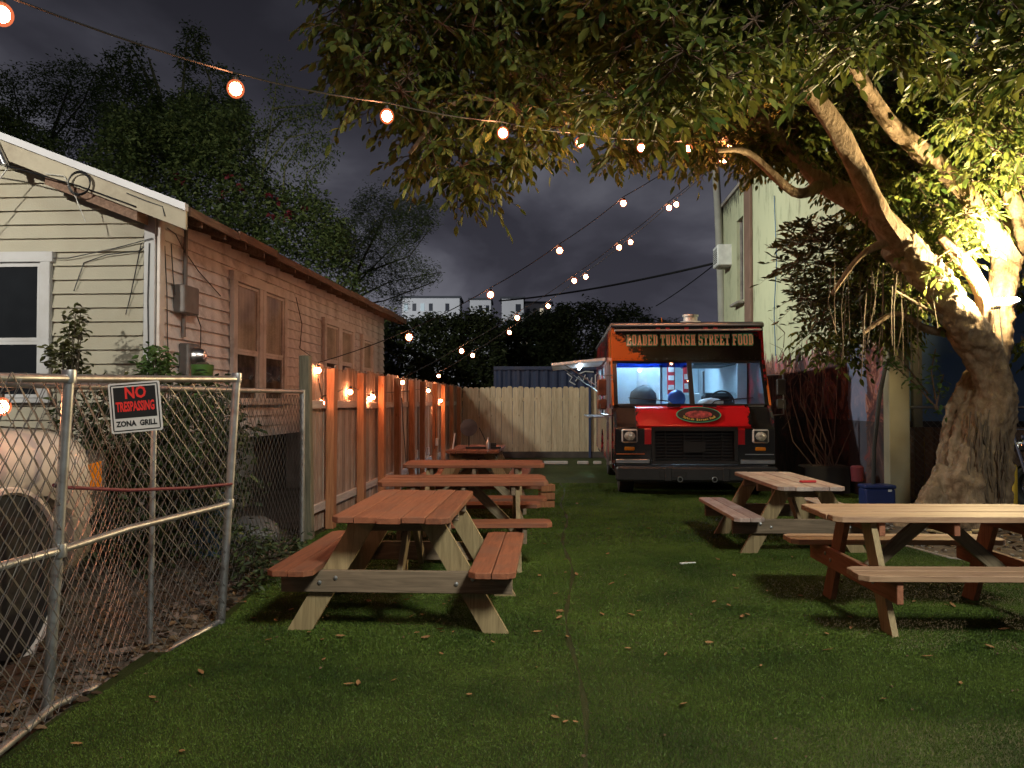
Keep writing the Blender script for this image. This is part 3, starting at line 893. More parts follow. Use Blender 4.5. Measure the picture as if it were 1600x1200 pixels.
# ------------------------------------------------------------------ left house
def house():
    H = thing('house', 'old wooden house with cream gable wall and peeling pinkish side wall behind the fences', 'house', (-3.76, 8.4, 0), -HEAD)
    Z0, ZW = 0.95, 3.36
    px_, py_ = -3.76, 8.4
    slope = .39
    def rake_z(x): return 3.20 - slope * (x - 0.0) - .0   # underside at the front wall plane
    # sheathing behind the boards
    mb = MB()
    mb.prism([(-9.0, Z0), (0, Z0), (0, 3.54), (-4.5, 3.54 + 4.5 * slope), (-9.0, 3.54)], .12, 'Y', (0, .09, 0))
    mb.box((-.09, 5.4, (Z0 + 3.5) / 2), (.12, 10.5, 3.5 - Z0))
    mb.box((-9.0, 5.4, (Z0 + 3.25) / 2), (.12, 10.5, 3.25 - Z0))
    mb.box((-4.5, 10.7, 2.1), (9.0, .1, 2.3))
    mb.build('wall', M['dark_skirt'], H)
    # foundation skirting and piers
    mb = MB()
    mb.box((-4.5, .30, Z0 / 2), (8.6, .06, Z0)); mb.box((-.35, 5.4, Z0 / 2), (.06, 10.4, Z0))
    mb.build('foundation', M['dark_skirt'], H)
    for k in range(5):
        piece('pier', (.3, .3, Z0), M['concrete'], H, (-.2, .3 + k * 2.4, Z0 / 2), ch=.01)
    # lap siding, front
    e = .148
    i = 0; z = Z0
    while z < 5.3:
        z1 = z + e
        def xr(zz): return min(-.11, -(zz - 3.54) / slope - .02)
        def xl(zz): return max(-9.0, -9.0 + (zz - 3.54) / slope)
        a0, a1 = xr(z), xr(z1 + .012); b0, b1 = xl(z), xl(z1)
        if a1 - b1 < .3: break
        yo, yi, yt = -.040 , .03, -.002
        vs = [(b0, yi, z), (a0, yi, z), (a0, yo, z), (b0, yo, z), (b1, yi, z1 + .004), (a1, yi, z1 + .004), (a1, yt, z1 + .004), (b1, yt, z1 + .004)]
        MB().add(vs, [(0, 1, 2, 3), (4, 7, 6, 5), (3, 2, 6, 7), (0, 4, 5, 1), (1, 5, 6, 2), (0, 3, 7, 4)]).build('siding_board', M['cream'], H)
        z = z1; i += 1
    # lap siding, side wall: shared boards in three lengths
    for (ya, yb) in ((.10, 3.6), (3.602, 7.1), (7.102, 10.7)):
        L_ = yb - ya
        vs = [(-.03, 0, 0), (-.03, L_, 0), (.034, L_, 0), (.034, 0, 0), (-.03, 0, e + .004), (-.03, L_, e + .004), (.000, L_, e + .004), (.000, 0, e + .004)]
        me = MB().add(vs, [(0, 1, 2, 3), (4, 7, 6, 5), (3, 2, 6, 7), (0, 4, 5, 1), (1, 5, 6, 2), (0, 3, 7, 4)]).mesh('siding_board', M['pink'])
        z = Z0
        while z < 3.36:
            link('siding_board', me, H, (0, ya, z)); z += e
    # corner boards
    piece('corner_board', (.12, .035, 2.55), M['white_trim'], H, (-.045, -.02, Z0 + 1.275))
    piece('corner_board', (.035, .11, 2.5), M['pink_trim'], H, (.034, .055, Z0 + 1.25))
    # roof
    mb = MB()
    ov = .5; ze = 3.37
    for sgn, (xa, xb) in ((1, (ov, -4.5)), (-1, (-9 - ov, -4.5))):
        za = ze; zb = ze + slope * 5.0
        t = .05
        vs = [(xa, -.34, za), (xa, 10.95, za), (xb, 10.95, zb), (xb, -.34, zb)]
        vs += [(x, y, z + t) for x, y, z in vs]
        mb.add(vs, [(0, 1, 2, 3), (4, 7, 6, 5), (0, 4, 5, 1), (2, 6, 7, 3), (1, 5, 6, 2), (0, 3, 7, 4)])
    rf = mb.build('roof', M['roofing'], H)
    # rake fascia: cream board with white metal edge
    def rake(name, y, dz0, dz1, th, mat, x0=ov, x1=-4.5, extra=0):
        mb = MB()
        za0, zb0 = ze + slope * (ov - x0), ze + slope * (ov - x1)
        mb.prism([(x0, za0 + dz0), (x0, za0 + dz1), (x1, zb0 + dz1), (x1, zb0 + dz0)], th, 'Y', (0, y, 0))
        return mb.build(name, mat, H)
    rake('fascia_board', -.36, -.20, .0, .035, M['cream_fascia'], ov + .01)
    rake('metal_edge', -.378, -.012, .062, .07, M['drip_edge'], ov + .02)
    mb = MB(); mb.prism([(-9 - ov, ze - .2), (-9 - ov, ze), (-4.5, ze + slope * 5), (-4.5, ze + slope * 5 - .2)], .035, 'Y', (0, -.36, 0)); mb.build('fascia_board', M['cream_fascia'], H)
    # gable soffit
    mb = MB(); mb.prism([(ov - .02, ze - .012), (ov - .02, ze - .002), (-4.5, ze + slope * 5 - .002), (-4.5, ze + slope * 5 - .012)], .36, 'Y', (0, -.16, 0)); mb.build('soffit', M['soffit'], H)
    # lookout beams under the gable overhang
    mb = MB(); mb.prism([(-.02, ze - .10), (-.02, ze + .06), (-1.0, ze + slope * 1.0 + .05), (-1.0, ze + slope * 1.0 - .10)], .22, 'Y', (0, -.22, 0)); mb.build('rafter', M['rust_wood'], H)
    # side eave edge and rafter tails, soffit boards
    mb = MB()
    segs = 9
    for k in range(segs):
        y0 = -.3 + k * 11.2 / segs; y1 = y0 + 11.2 / segs - .015
        j = random.uniform(-.02, .02)
        mb.box((ov + .012, (y0 + y1) / 2, ze + .0 + j), (.024, y1 - y0, .10 + random.uniform(-.015, .02)))
    mb.build('eave_board', M['rust_wood'], H)
    mb = MB(); mb.add([(ov - .01, -.3, ze - .006), (ov - .01, 10.9, ze - .006), (-.02, 10.9, ze - .006 + slope * (ov + .0)), (-.02, -.3, ze - .006 + slope * ov)], [(0, 1, 2, 3)])
    mb.build('eave_soffit', M['soffit'], H)
    for k in range(19):
        y = .05 + k * .59
        MB().prism([(ov - .02, ze - .015), (ov - .02, ze - .10), (0.0, ze - .05 + slope * ov - .10), (0.0, ze + slope * ov - .02)], .045, 'Y', (0, y, 0)).build('rafter_tail', M['rust_wood'], H)
    piece('frieze_board', (.03, 10.5, .15), M['pink_trim'], H, (.04, 5.3, 3.36))
    # windows
    def window(plane, a0, a1, z0, z1, trim, glassm, back, rail=.5, fw=.10):
        """plane 'F' front (a = x) or 'S' side (a = y)"""
        root = None
        wd = a1 - a0; ht = z1 - z0; cx = (a0 + a1) / 2
        def T(a, out, z): return (a, -out, z) if plane == 'F' else (out, a, z)
        def Sz(wa, wo, wz): return (wa, wo, wz) if plane == 'F' else (wo, wa, wz)
        mb = MB()
        o_ = .058; th = .06
        mb.cbox(T(cx, o_, z1 - fw / 2 + .04), Sz(wd + 2 * .03, th + .01, fw), .006)
        mb.cbox(T(a0 + fw / 2, o_, (z0 + z1) / 2), Sz(fw, th, ht - .06), .006)
        mb.cbox(T(a1 - fw / 2, o_, (z0 + z1) / 2), Sz(fw, th, ht - .06), .006)
        mb.cbox(T(cx, o_ + .012, z0), Sz(wd + .08, th + .04, .05), .006)
        root = mb.build('window', trim, H)
        i0, i1 = a0 + fw, a1 - fw; zi0, zi1 = z0 + .03, z1 - fw + .03
        zm = zi0 + (zi1 - zi0) * rail
        s = .035
        mb = MB()
        for (q0, q1, dd) in ((zi0, zm, .048), (zm, zi1, .054)):
            mb.box(T(i0 + s / 2 + .001, dd, (q0 + q1) / 2), Sz(s, .025, q1 - q0)); mb.box(T(i1 - s / 2 - .001, dd, (q0 + q1) / 2), Sz(s, .025, q1 - q0))
            mb.box(T((i0 + i1) / 2, dd, q1 - s / 2 - .001), Sz(i1 - i0 - 2 * s - .004, .025, s)); mb.box(T((i0 + i1) / 2, dd, q0 + s / 2 + .001), Sz(i1 - i0 - 2 * s - .004, .025, s))
        mb.build('sash', trim, root)
        for (q0, q1, dd) in ((zi0, zm, .047), (zm, zi1, .050)):
            MB().add([T(i0 + s, dd, q0 + s), T(i1 - s, dd, q0 + s), T(i1 - s, dd, q1 - s), T(i0 + s, dd, q1 - s)], [(0, 1, 2, 3)]).build('pane', glassm, root, recalc=False)
        if back:
            nn = 22; vs = []; fs = []
            for q in range(nn + 1):
                a_ = i0 + (i1 - i0) * q / nn; o2 = .028 + .003 * math.sin(q * 1.9)
                vs += [T(a_, o2 + .010, zm), T(a_, o2 + .010, zi1)]
            for q in range(nn): fs.append((2 * q, 2 * q + 2, 2 * q + 3, 2 * q + 1))
            MB().add(vs, fs).build('curtain', back, root, recalc=False)
            MB().box(T((i0 + i1) / 2, .037, (zi0 + zm) / 2), Sz(i1 - i0, .002, zm - zi0)).build('dark_room_sheet', M['room_dark'], root)  # dark mottled sheet stands in for the unlit room below the curtain
    window('F', -2.45, -1.10, 1.45, 2.98, M['white_trim'], M['pane_dark'], None, .42, .11)
    window('S', 1.83, 2.82, 1.42, 3.08, M['pink_trim'], M['pane'], M['curtain'], .42, .12)
    window('S', 2.83, 3.82, 1.42, 3.08, M['pink_trim'], M['pane'], M['curtain'], .42, .12)
    window('S', 5.75, 6.75, 1.5, 2.90, M['pink_trim'], M['pane'], M['curtain'], .5, .11)
    window('S', 6.76, 7.76, 1.5, 2.90, M['pink_trim'], M['pane'], M['curtain'], .5, .11)
    window('S', 8.45, 9.45, 1.5, 2.82, M['pink_trim'], M['pane'], M['curtain'], .5, .11)
    # conduit mast on the rake
    # service conduit on the side wall
    for pp_ in ([(.06, .55, 3.4), (.06, .55, 2.72)], [(.06, .52, 2.42), (.06, .52, 2.16)], [(.05, .62, 1.8), (.05, .62, .3)]): MB().tube(pp_, .026, 8).build('conduit', M['box_grey'], H, True)
    bx = MB().cbox((.09, .52, 2.57), (.13, .36, .31), .012).build('junction_box', M['box_grey'], H)
    mt = MB().cbox((.085, .62, 1.88), (.12, .30, .42), .015)
    mt = mt.build('meter_box', M['box_grey'], H)
    MB().lathe((.145, .62, 1.95), [(.10, 0), (.10, .05), (.085, .08), (.06, .12), (.001, .13)], 16, 'X').build('meter_dial', M['stainless'], mt, True)
    mb = MB()
    for pts_ in ([(.05, .10, 3.1), (.07, .12, 2.6), (.06, .16, 2.1), (.06, .2, 1.8)], [(.05, .24, 3.15), (.06, .27, 2.8), (.07, .3, 2.6)],
                 [(-.04, -.05, 3.1), (-.05, -.05, 2.5), (-.03, -.05, 1.7)], [(.07, .72, 2.55), (.12, .82, 2.3), (.09, .88, 2.0), (.1, .9, 1.8)],
                 [(.03, .02, 3.2), (-.15, -.05, 3.02), (-.5, -.06, 2.98), (-.75, -.05, 2.9), (-.85, -.06, 2.6)],
                 [(-.12, -.06, 3.1), (-.22, -.06, 2.6), (-.28, -.06, 2.35)], [(0, -.06, 3.15), (-.4, -.06, 3.05), (-.9, -.07, 2.95), (-2.2, -.07, 2.95), (-3.5, -.07, 2.98)],
                 [(.3, -.39, 3.3), (.27, -.38, 3.4), (.1, -.385, 3.46), (-.1, -.39, 3.54)], [(.28, -.30, 3.2), (.22, 0, 3.2), (.08, .5, 3.1)],
                 [(.05, .5, 3.15), (.055, .9, 2.95), (.05, 1.5, 2.75)], [(.05, 4.3, 3.1), (.05, 4.6, 2.7), (.05, 4.5, 2.3), (.05, 5.1, 2.2)]):
        MB().tube(pts_, .006, 5).build('loose_cable', M['cable'], H)
    mb = MB()
    for q in range(3): mb.torus((-.58 + q * .008, -.42 - q * .01, 3.63 + q * .006), .115, .006, 24, 5, 'Y')
    mb.build('cable_coil', M['cable'], H)
    mb = MB()
    mb.tube([(-.95, -.39, 3.75), (-.75, -.40, 3.72), (-.62, -.41, 3.5), (-.52, -.40, 3.25)], .006, 5)
    mb.tube([(-1.35, -.37, 3.85), (-1.55, -.40, 3.55), (-1.75, -.38, 3.25), (-1.95, -.3, 3.05), (-2.4, -.2, 2.95)], .007, 5)
    mb.build('white_cable', M['cable_white'], H)
    mb = MB()
    mb.tube([(-1.55, -.44, 4.60), (-1.55, -.44, 4.30), (-1.50, -.43, 4.12), (-1.36, -.42, 3.84)], .035, 10)
    mb.lathe((-1.55, -.44, 4.60), [(.035, 0), (.05, .02), (.045, .06), (.01, .09)], 10)
    mb.build('conduit_mast', M['stainless'], H, True)
    MB().tube([(-4.4, -.40, 4.6), (-2.6, -.40, 4.08), (-1.36, -.40, 3.84), (-.6, -.39, 3.62), (.0, -.39, 3.4)], .008, 5).build('loose_cable', M['cable'], H)
    return H
house()

# ------------------------------------------------------------------ wooden fence on the left (seen from its post side)
def left_fence():
    T = thing('wooden_fence', 'tall wooden board fence with posts and rails showing, lit orange by string bulbs', 'fence', (-2.12, 8.46, 0), -HEAD)
    L_ = 12.2
    # pickets are on the far side of the rails (local -x)
    y = .0; k = 0
    while y < L_:
        h = 1.83 + random.uniform(-.025, .025)
        pale = (4.6 < y < 9.5 and k % 2 == 0)  # pale boards paint in the light stripes showing through the fence gaps
        gap = .012 if y < 4.4 else .028
        wd = .140
        m = M['picket_lit'] if pale else M['picket']
        key = ('pk', m.name)
        if key not in _cache:
            _cache[key] = MB().prism([(-.07, 0), (.07, 0), (.07, 1.80), (.045, 1.83), (-.045, 1.83), (-.07, 1.80)], .018, 'X').mesh('picket', m)
        o = link('picket', _cache[key], T, (-.060 + random.uniform(-.003, .003), y + .07, 0.02), (0, 0, random.uniform(-.03, .03)))
        o.scale = (1, 1, h / 1.83)
        y += wd + gap; k += 1
    for z in (1.40, .28):
        yy = 0.0
        while yy < L_:
            l2 = min(2.4, L_ - yy)
            piece('rail', (.038, l2 - .01, .09), M['rail_grey'], T, (-.03, yy + l2 / 2, z + random.uniform(-.015, .015)))
            yy += 2.4
    for y in (.62, 1.97, 3.15, 4.25, 5.45, 6.5, 7.95, 9.1, 10.4, 11.7):
        piece('post', (.09, .13, 1.80), M['fence_post'], T, (.036, y, .91), (0, random.uniform(-.006, .006), 0))
    piece('end_post', (.11, .10, 1.92), M['old_post'], T, (-.02, -.09, .96), (0, R(-1.2), 0), ch=.01)
    # extension cords and outlets
    mb = MB()
    mb.tube([(.09, 4.3, 1.5), (.10, 4.35, 1.1), (.095, 4.5, .8), (.10, 4.6, .45), (.1, 5.2, .3)], .007, 5)
    mb.tube([(.09, 7.6, 1.4), (.1, 7.65, .9), (.095, 7.55, .5)], .007, 5)
    mb.build('extension_cord', M['cable'], T)
    for y, z in ((5.5, .52), (6.7, .5), (7.75, .62)):
        piece('outlet_cover', (.05, .09, .15), M['white_plastic'], T, (.085, y + .11, z), ch=.01)
left_fence()

def back_fence():
    T = thing('board_fence', 'pale wooden board fence closing the far end of the lot beside the truck', 'fence', (-1.42, 20.62, 0), 0)
    x = 0; key = 'bp'
    _cache[key] = MB().prism([(-.069, 0), (.069, 0), (.069, 1.78), (.04, 1.82), (-.04, 1.82), (-.069, 1.78)], .02, 'Y').mesh('picket', M['back_picket'])
    while x < 7.2:
        o = link('picket', _cache[key], T, (x + .07, random.uniform(-.004, .004), 0.0), (0, random.uniform(-.004, .004), 0)); o.scale = (1, 1, 1 + random.uniform(-.012, .012)); x += .1435
    for z in (.3, 1.5): piece('rail', (6.9, .04, .09), M['pine_x'], T, (3.45, .032, z))
    piece('base_board', (6.9, .03, .16), M['dark_skirt'], T, (3.45, -.03, .08))
    piece('gate_post', (.06, .06, 1.9), M['container'], T, (3.42, -.045, .95))
back_fence()

# ------------------------------------------------------------------ chain link
def chain_mesh(path, z0, z1, w=.052, r=.0021):
    """path: list of (x,y) with linear z0/z1 interpolation; zigzag wires"""
    pts = [Vector((p[0], p[1], 0)) for p in path]
    ds = [0]
    for a, b in zip(pts, pts[1:]): ds.append(ds[-1] + (b - a).length)
    tot = ds[-1]
    def at(u):
        u = max(0, min(tot, u))
        for i in range(len(pts) - 1):
            if u <= ds[i + 1] + 1e-6:
                t = (u - ds[i]) / (ds[i + 1] - ds[i])
                p = pts[i].lerp(pts[i + 1], t); d = (pts[i + 1] - pts[i]).normalized()
                return p, Vector((-d.y, d.x, 0)), u / tot
    V = []; Fs = []
    nw = int(tot / w)
    n3 = [(math.cos(a), math.sin(a)) for a in (0, 2.094, 4.189)]
    for k in range(nw):
        prev = None
        hmin = z0(0.5); 
        nz = int((z1(k * w / tot) - z0(k * w / tot)) / w)
        for j in range(nz + 1):
            u = (k + ((j + k) % 2)) * w + random.uniform(-.0015, .0015)
            p, nrm, f = at(u)
            zb, zt = z0(f), z1(f)
            z = zb + (zt - zb) * j / nz
            side = .0022 if ((j + k) % 2) else -.0022
            c = Vector((p.x, p.y, z)) + nrm * (side + .012 * math.sin(u * 3 + z * 2.2))
            ring = []
            for (ca, sa) in n3:
                ring.append(len(V)); V.append(tuple(c + nrm * ca * r * 1.3 + Vector((0, 0, 1)) * sa * r * 1.0 + at(u)[1].cross(Vector((0, 0, 1))) * (sa * r)))
            if prev:
                for i in range(3):
                    Fs.append((prev[i], prev[(i + 1) % 3], ring[(i + 1) % 3], ring[i]))
            prev = ring
    mb = MB(); mb.v = V; mb.f = Fs
    return mb
def pipe(name, pts, r, parent, mat='steel'):
    return MB().tube(pts, r, 12).build(name, M[mat], parent, True)

def chain_fences():
    # long property line fence under the string bulb
    A = Vector((-2.16, 0.6, 0)); B = Vector((-2.14, 8.20, 0))
    T = thing('chain_link_fence', 'chain link fence running back to the wooden fence behind the sign', 'fence', (0, 0, 0))
    pipe('top_rail', [(-2.16, .6, 1.52), (-2.165, 4.0, 1.515), (-2.14, 8.2, 1.54)], .019, T)
    for p in ((-2.16, .8), (-2.14, 8.18)):
        pipe('post', [(p[0], p[1], 0), (p[0], p[1], 1.56)], .026, T)
    pipe('sign_post', [G(234, 1010) + Vector((0, 0, -.02)), P(241, 640, 4.72), P(242, 604, 4.72)], .017, T)
    m = chain_mesh([(-2.16, .9), (-2.165, 4.0), (-2.14, 8.2)], lambda f: .03, lambda f: 1.50)
    tag(m.build('chain_mesh', M['wire'], T, recalc=False), kind='stuff')
    # nearer gate
    T = thing('chain_link_gate', 'chain link gate with pipe frame on the turf edge before the white car', 'gate', (0, 0, 0))
    bA, tA = P(73, 1118, 3.68), P(108, 588, 3.68); mA = P(93, 860, 3.68)
    bB, tB = P(345, 978, 5.17), P(370, 590, 5.17); mB_ = P(358, 787, 5.17)
    bA.z = 0; bB.z = 0
    pipe('post', [bA, tA], .024, T); pipe('post', [bB, tB], .026, T)
    n0 = Vector((-2.0, 2.1, 0)); n1 = Vector((-2.08, 3.25, 0))
    pipe('bottom_rail', [(-1.86, 2.1, .035), (-2.045, 3.15, .035), bA + Vector((.03, 0, .05)), P(200, 1052, 4.40), bB + Vector((0, 0, .03))], .019, T)
    pipe('middle_rail', [P(-300, 985, 2.8), P(0, 885, 3.25), mA, P(200, 826, 4.2), mB_], .019, T)
    pipe('top_rail', [P(-300, 582, 2.8), P(0, 590, 3.25), tA + Vector((0, 0, -.01)), P(230, 592, 4.4), tB + Vector((0, 0, -.01))], .020, T)
    # diagonal brace seen behind the lower left of the gate
    # a bent rod bracing the two posts
    MB().tube([P(84, 758, 3.66), P(90, 761, 3.7), P(200, 766, 4.2), P(300, 762, 4.8), P(362, 756, 5.14)], .009, 8).build('brace_rod', M['maroon'], T, True)
    def z1(f): return 1.545 + .035 * f
    m = chain_mesh([(-1.90, 2.3), (-2.045, 3.15), (bA.x + .06, bA.y), (P(200, 1052, 4.40).x, 4.40), (bB.x + .04, bB.y)], lambda f: .035, z1)
    tag(m.build('chain_mesh', M['wire'], T, recalc=False), kind='stuff')
    # clamps
    for p in (tA, mA, tB, mB_):
        MB().lathe(p - Vector((0, 0, .03)), [(.03, 0), (.032, .01), (.032, .05), (.03, .06)], 12).build('clamp', M['steel'], T, True)
    # right-hand fence behind the tree
    T = thing('chain_link_fence', 'dark chain link fence with brown slats behind the big tree trunk', 'fence', (0, 0, 0))
    y = 11.4
    pipe('top_rail', [(5.28, y, 1.36), (9.6, y, 1.36)], .02, T)
    for x in (5.30, 7.4, 9.5): pipe('post', [(x, y, 0), (x, y, 1.40)], .028, T)
    m = chain_mesh([(5.3, y), (9.5, y)], lambda f: .03, lambda f: 1.34, w=.05, r=.0026)
    tag(m.build('chain_mesh', M['wire'], T, recalc=False), kind='stuff')
    for k in range(30): piece('privacy_slat', (.132, .012, 1.05), M['rust_wood'], T, (5.4 + k * .14, y + .05, .55))
chain_fences()

# ------------------------------------------------------------------ text helper
def text_mesh(s, size, mat, offset=0.0, extrude=0.002, spacing=1.0, bold=False):
    cu = bpy.data.curves.new('text', 'FONT')
    cu.body = s; cu.size = size; cu.extrude = extrude; cu.offset = offset; cu.align_x = 'CENTER'; cu.align_y = 'CENTER'
    cu.space_character = spacing; cu.resolution_u = 2
    o = bpy.data.objects.new('text', cu); C.objects.link(o)
    bpy.context.view_layer.update()
    dg = bpy.context.evaluated_depsgraph_get()
    me = bpy.data.meshes.new_from_object(o.evaluated_get(dg))
    C.objects.unlink(o); bpy.data.objects.remove(o)
    me.materials.clear(); me.materials.append(mat)
    return me

# ------------------------------------------------------------------ sign on the gate
def sign():
    c = P(212, 636, 3.98)
    T = thing('no_trespassing_sign', 'black and white NO TRESPASSING sign wired to the post behind the gate', 'sign', c)
    T.rotation_euler = (PI / 2, R(-5.0), R(10)); T.scale = (.80, .80, .80)
    MB().prism([(-.142, -.155), (.142, -.155), (.15, -.147), (.15, .147), (.142, .155), (-.142, .155), (-.15, .147), (-.15, -.147)], .004, 'Z').build('panel', M['sign_white'], T)
    mb = MB()
    for z, hw, hh in ((.0028, .136, .141),):
        mb.box((0, hh, z), (2 * hw, .007, .001)); mb.box((0, -hh, z), (2 * hw, .007, .001)); mb.box((hw, 0, z), (.007, 2 * hh - .0072, .001)); mb.box((-hw, 0, z), (.007, 2 * hh - .0072, .001))
    mb.build('border', M['sign_black'], T)
    MB().box((0, .032, .0028), (.246, .192, .001)).build('black_field', M['sign_black'], T)
    def word(s, size, mat, x, y, sx=1, off=.0015):
        me = text_mesh(s, size, mat, off, .0004)
        o = link('lettering', me, T, (x, y, .0042)); o.scale = (sx, 1, 1)
    word('NO', .10, M['sign_red'], .005, .088, .80, .003)
    word('TRESPASSING', .082, M['sign_red'], .0, .004, .455, .0028)
    word('ZONA  GRILL', .046, M['sign_black'], .0, -.100, .85, .0018)
sign()

# ------------------------------------------------------------------ fallen leaves on the turf
def fallen():
    spots = [(312, 1061), (286, 1181), (560, 1078), (545, 1080), (865, 932), (840, 905), (1070, 1105), (1297, 1026), (882, 1135), (870, 1128), (900, 1135), (480, 995), (530, 1003), (618, 1072),
             (650, 995), (706, 992), (735, 1093), (884, 1000), (1148, 925), (1210, 875), (1150, 905), (1240, 875), (1105, 1012), (1220, 995), (1500, 1075), (1480, 950), (1430, 945), (1520, 950),
             (1240, 862), (1420, 880), (1460, 862), (1325, 862), (1190, 1048), (950, 870), (885, 880), (640, 935), (660, 965), (835, 850), (850, 855), (1040, 1030), (980, 905), (1120, 880), (1350, 955),
             (430, 975), (455, 960), (420, 940), (395, 925), (510, 955), (690, 1030), (505, 1040), (760, 850), (925, 850), (1010, 830), (1290, 1000), (1545, 1020), (1570, 990), (1450, 1035), (1075, 885),
             (1000, 960), (770, 1010), (1380, 1100), (840, 1050), (120, 1170), (240, 1100), (980, 1020), (1590, 925), (1250, 935), (880, 820), (900, 790)]
    rl = random.Random(77)
    for _ in range(28):
        spots.append((rl.uniform(820, 1500), rl.uniform(815, 1000)))
    for _ in range(16):
        spots.append((rl.uniform(380, 720), rl.uniform(940, 1010)))
    prot = []
    for k in range(4):
        rr = random.Random(k)
        n = 6; V = []; cur = rr.uniform(.5, 1.1)
        outline = [(-.5, 0), (-.25, .2), (.1, .24), (.5, 0), (.1, -.22), (-.28, -.19)]
        mid = [(-.5, 0), (-.2, .0), (.12, .0), (.5, 0)]
        def zz(x, y): return cur * .35 * (y * y * 4) + .18 * x * x + rr.uniform(0, .05)
        V = [(x, y, zz(x, y) + .05) for x, y in outline] + [(-.2, 0, .06), (.12, 0, .05)]
        Fc = [(0, 1, 6), (1, 2, 7, 6), (2, 3, 7), (3, 4, 7), (4, 5, 6, 7), (5, 0, 6)]
        me = MB().add([(a * .075, b * .075, c * .075) for a, b, c in V], Fc).mesh('fallen_leaf', M['dryleaf'], recalc=False)
        prot.append(me)
    for i, (a, b) in enumerate(spots):
        p = G(a + random.uniform(-3, 3), b)
        z = float(turf_z([p.x], [p.y])[0]) + .012
        o = link('fallen_leaf', prot[i % 4], None, (p.x, p.y, z), (random.uniform(-.3, .3), random.uniform(-.3, .3), random.uniform(0, 6.28)))
        s = random.uniform(.4, .95); o.scale = (s, s, s)
        where = ('close to the camera at the left' if p.x < -.5 else 'close to the camera at the right' if p.x > 1.2 else 'close to the camera in the middle') if p.y < 4.3 else ('round the feet of the nearest left table' if p.x < 0 else 'round the near right table' if p.x > 1.9 else 'between the left and right tables') if p.y < 6.4 else 'on the middle of the lot before the truck'
        tag(o, 'dry brown leaf on turf ' + where, 'leaf', 'dry leaves on the turf ' + where)
    p = G(1075, 885)
    o = link('paper_scrap', MB().cbox((0, 0, 0), (.17, .03, .012), .004).mesh('paper_scrap', M['white_plastic']), None, (p.x, p.y, .03), (0, .05, .5))
    tag(o, 'small pale scrap lying on the open turf between the tables', 'litter')
fallen()

pts = []
rq = np.random.default_rng(55)
while len(pts) < 420:
    x, y = rq.uniform(-2, 5.5), rq.uniform(2.6, 10)
    if in_poly(np.array([[x, y]]), TURF)[0] and rq.random() < .35 + .65 * (y > 4.6): pts.append((x, y, float(turf_z(x, y)) + .010))
scatter_litter('turf_debris', 'tiny brown leaf bits and specks caught in the turf pile', np.array(pts), .020, M['litter'])

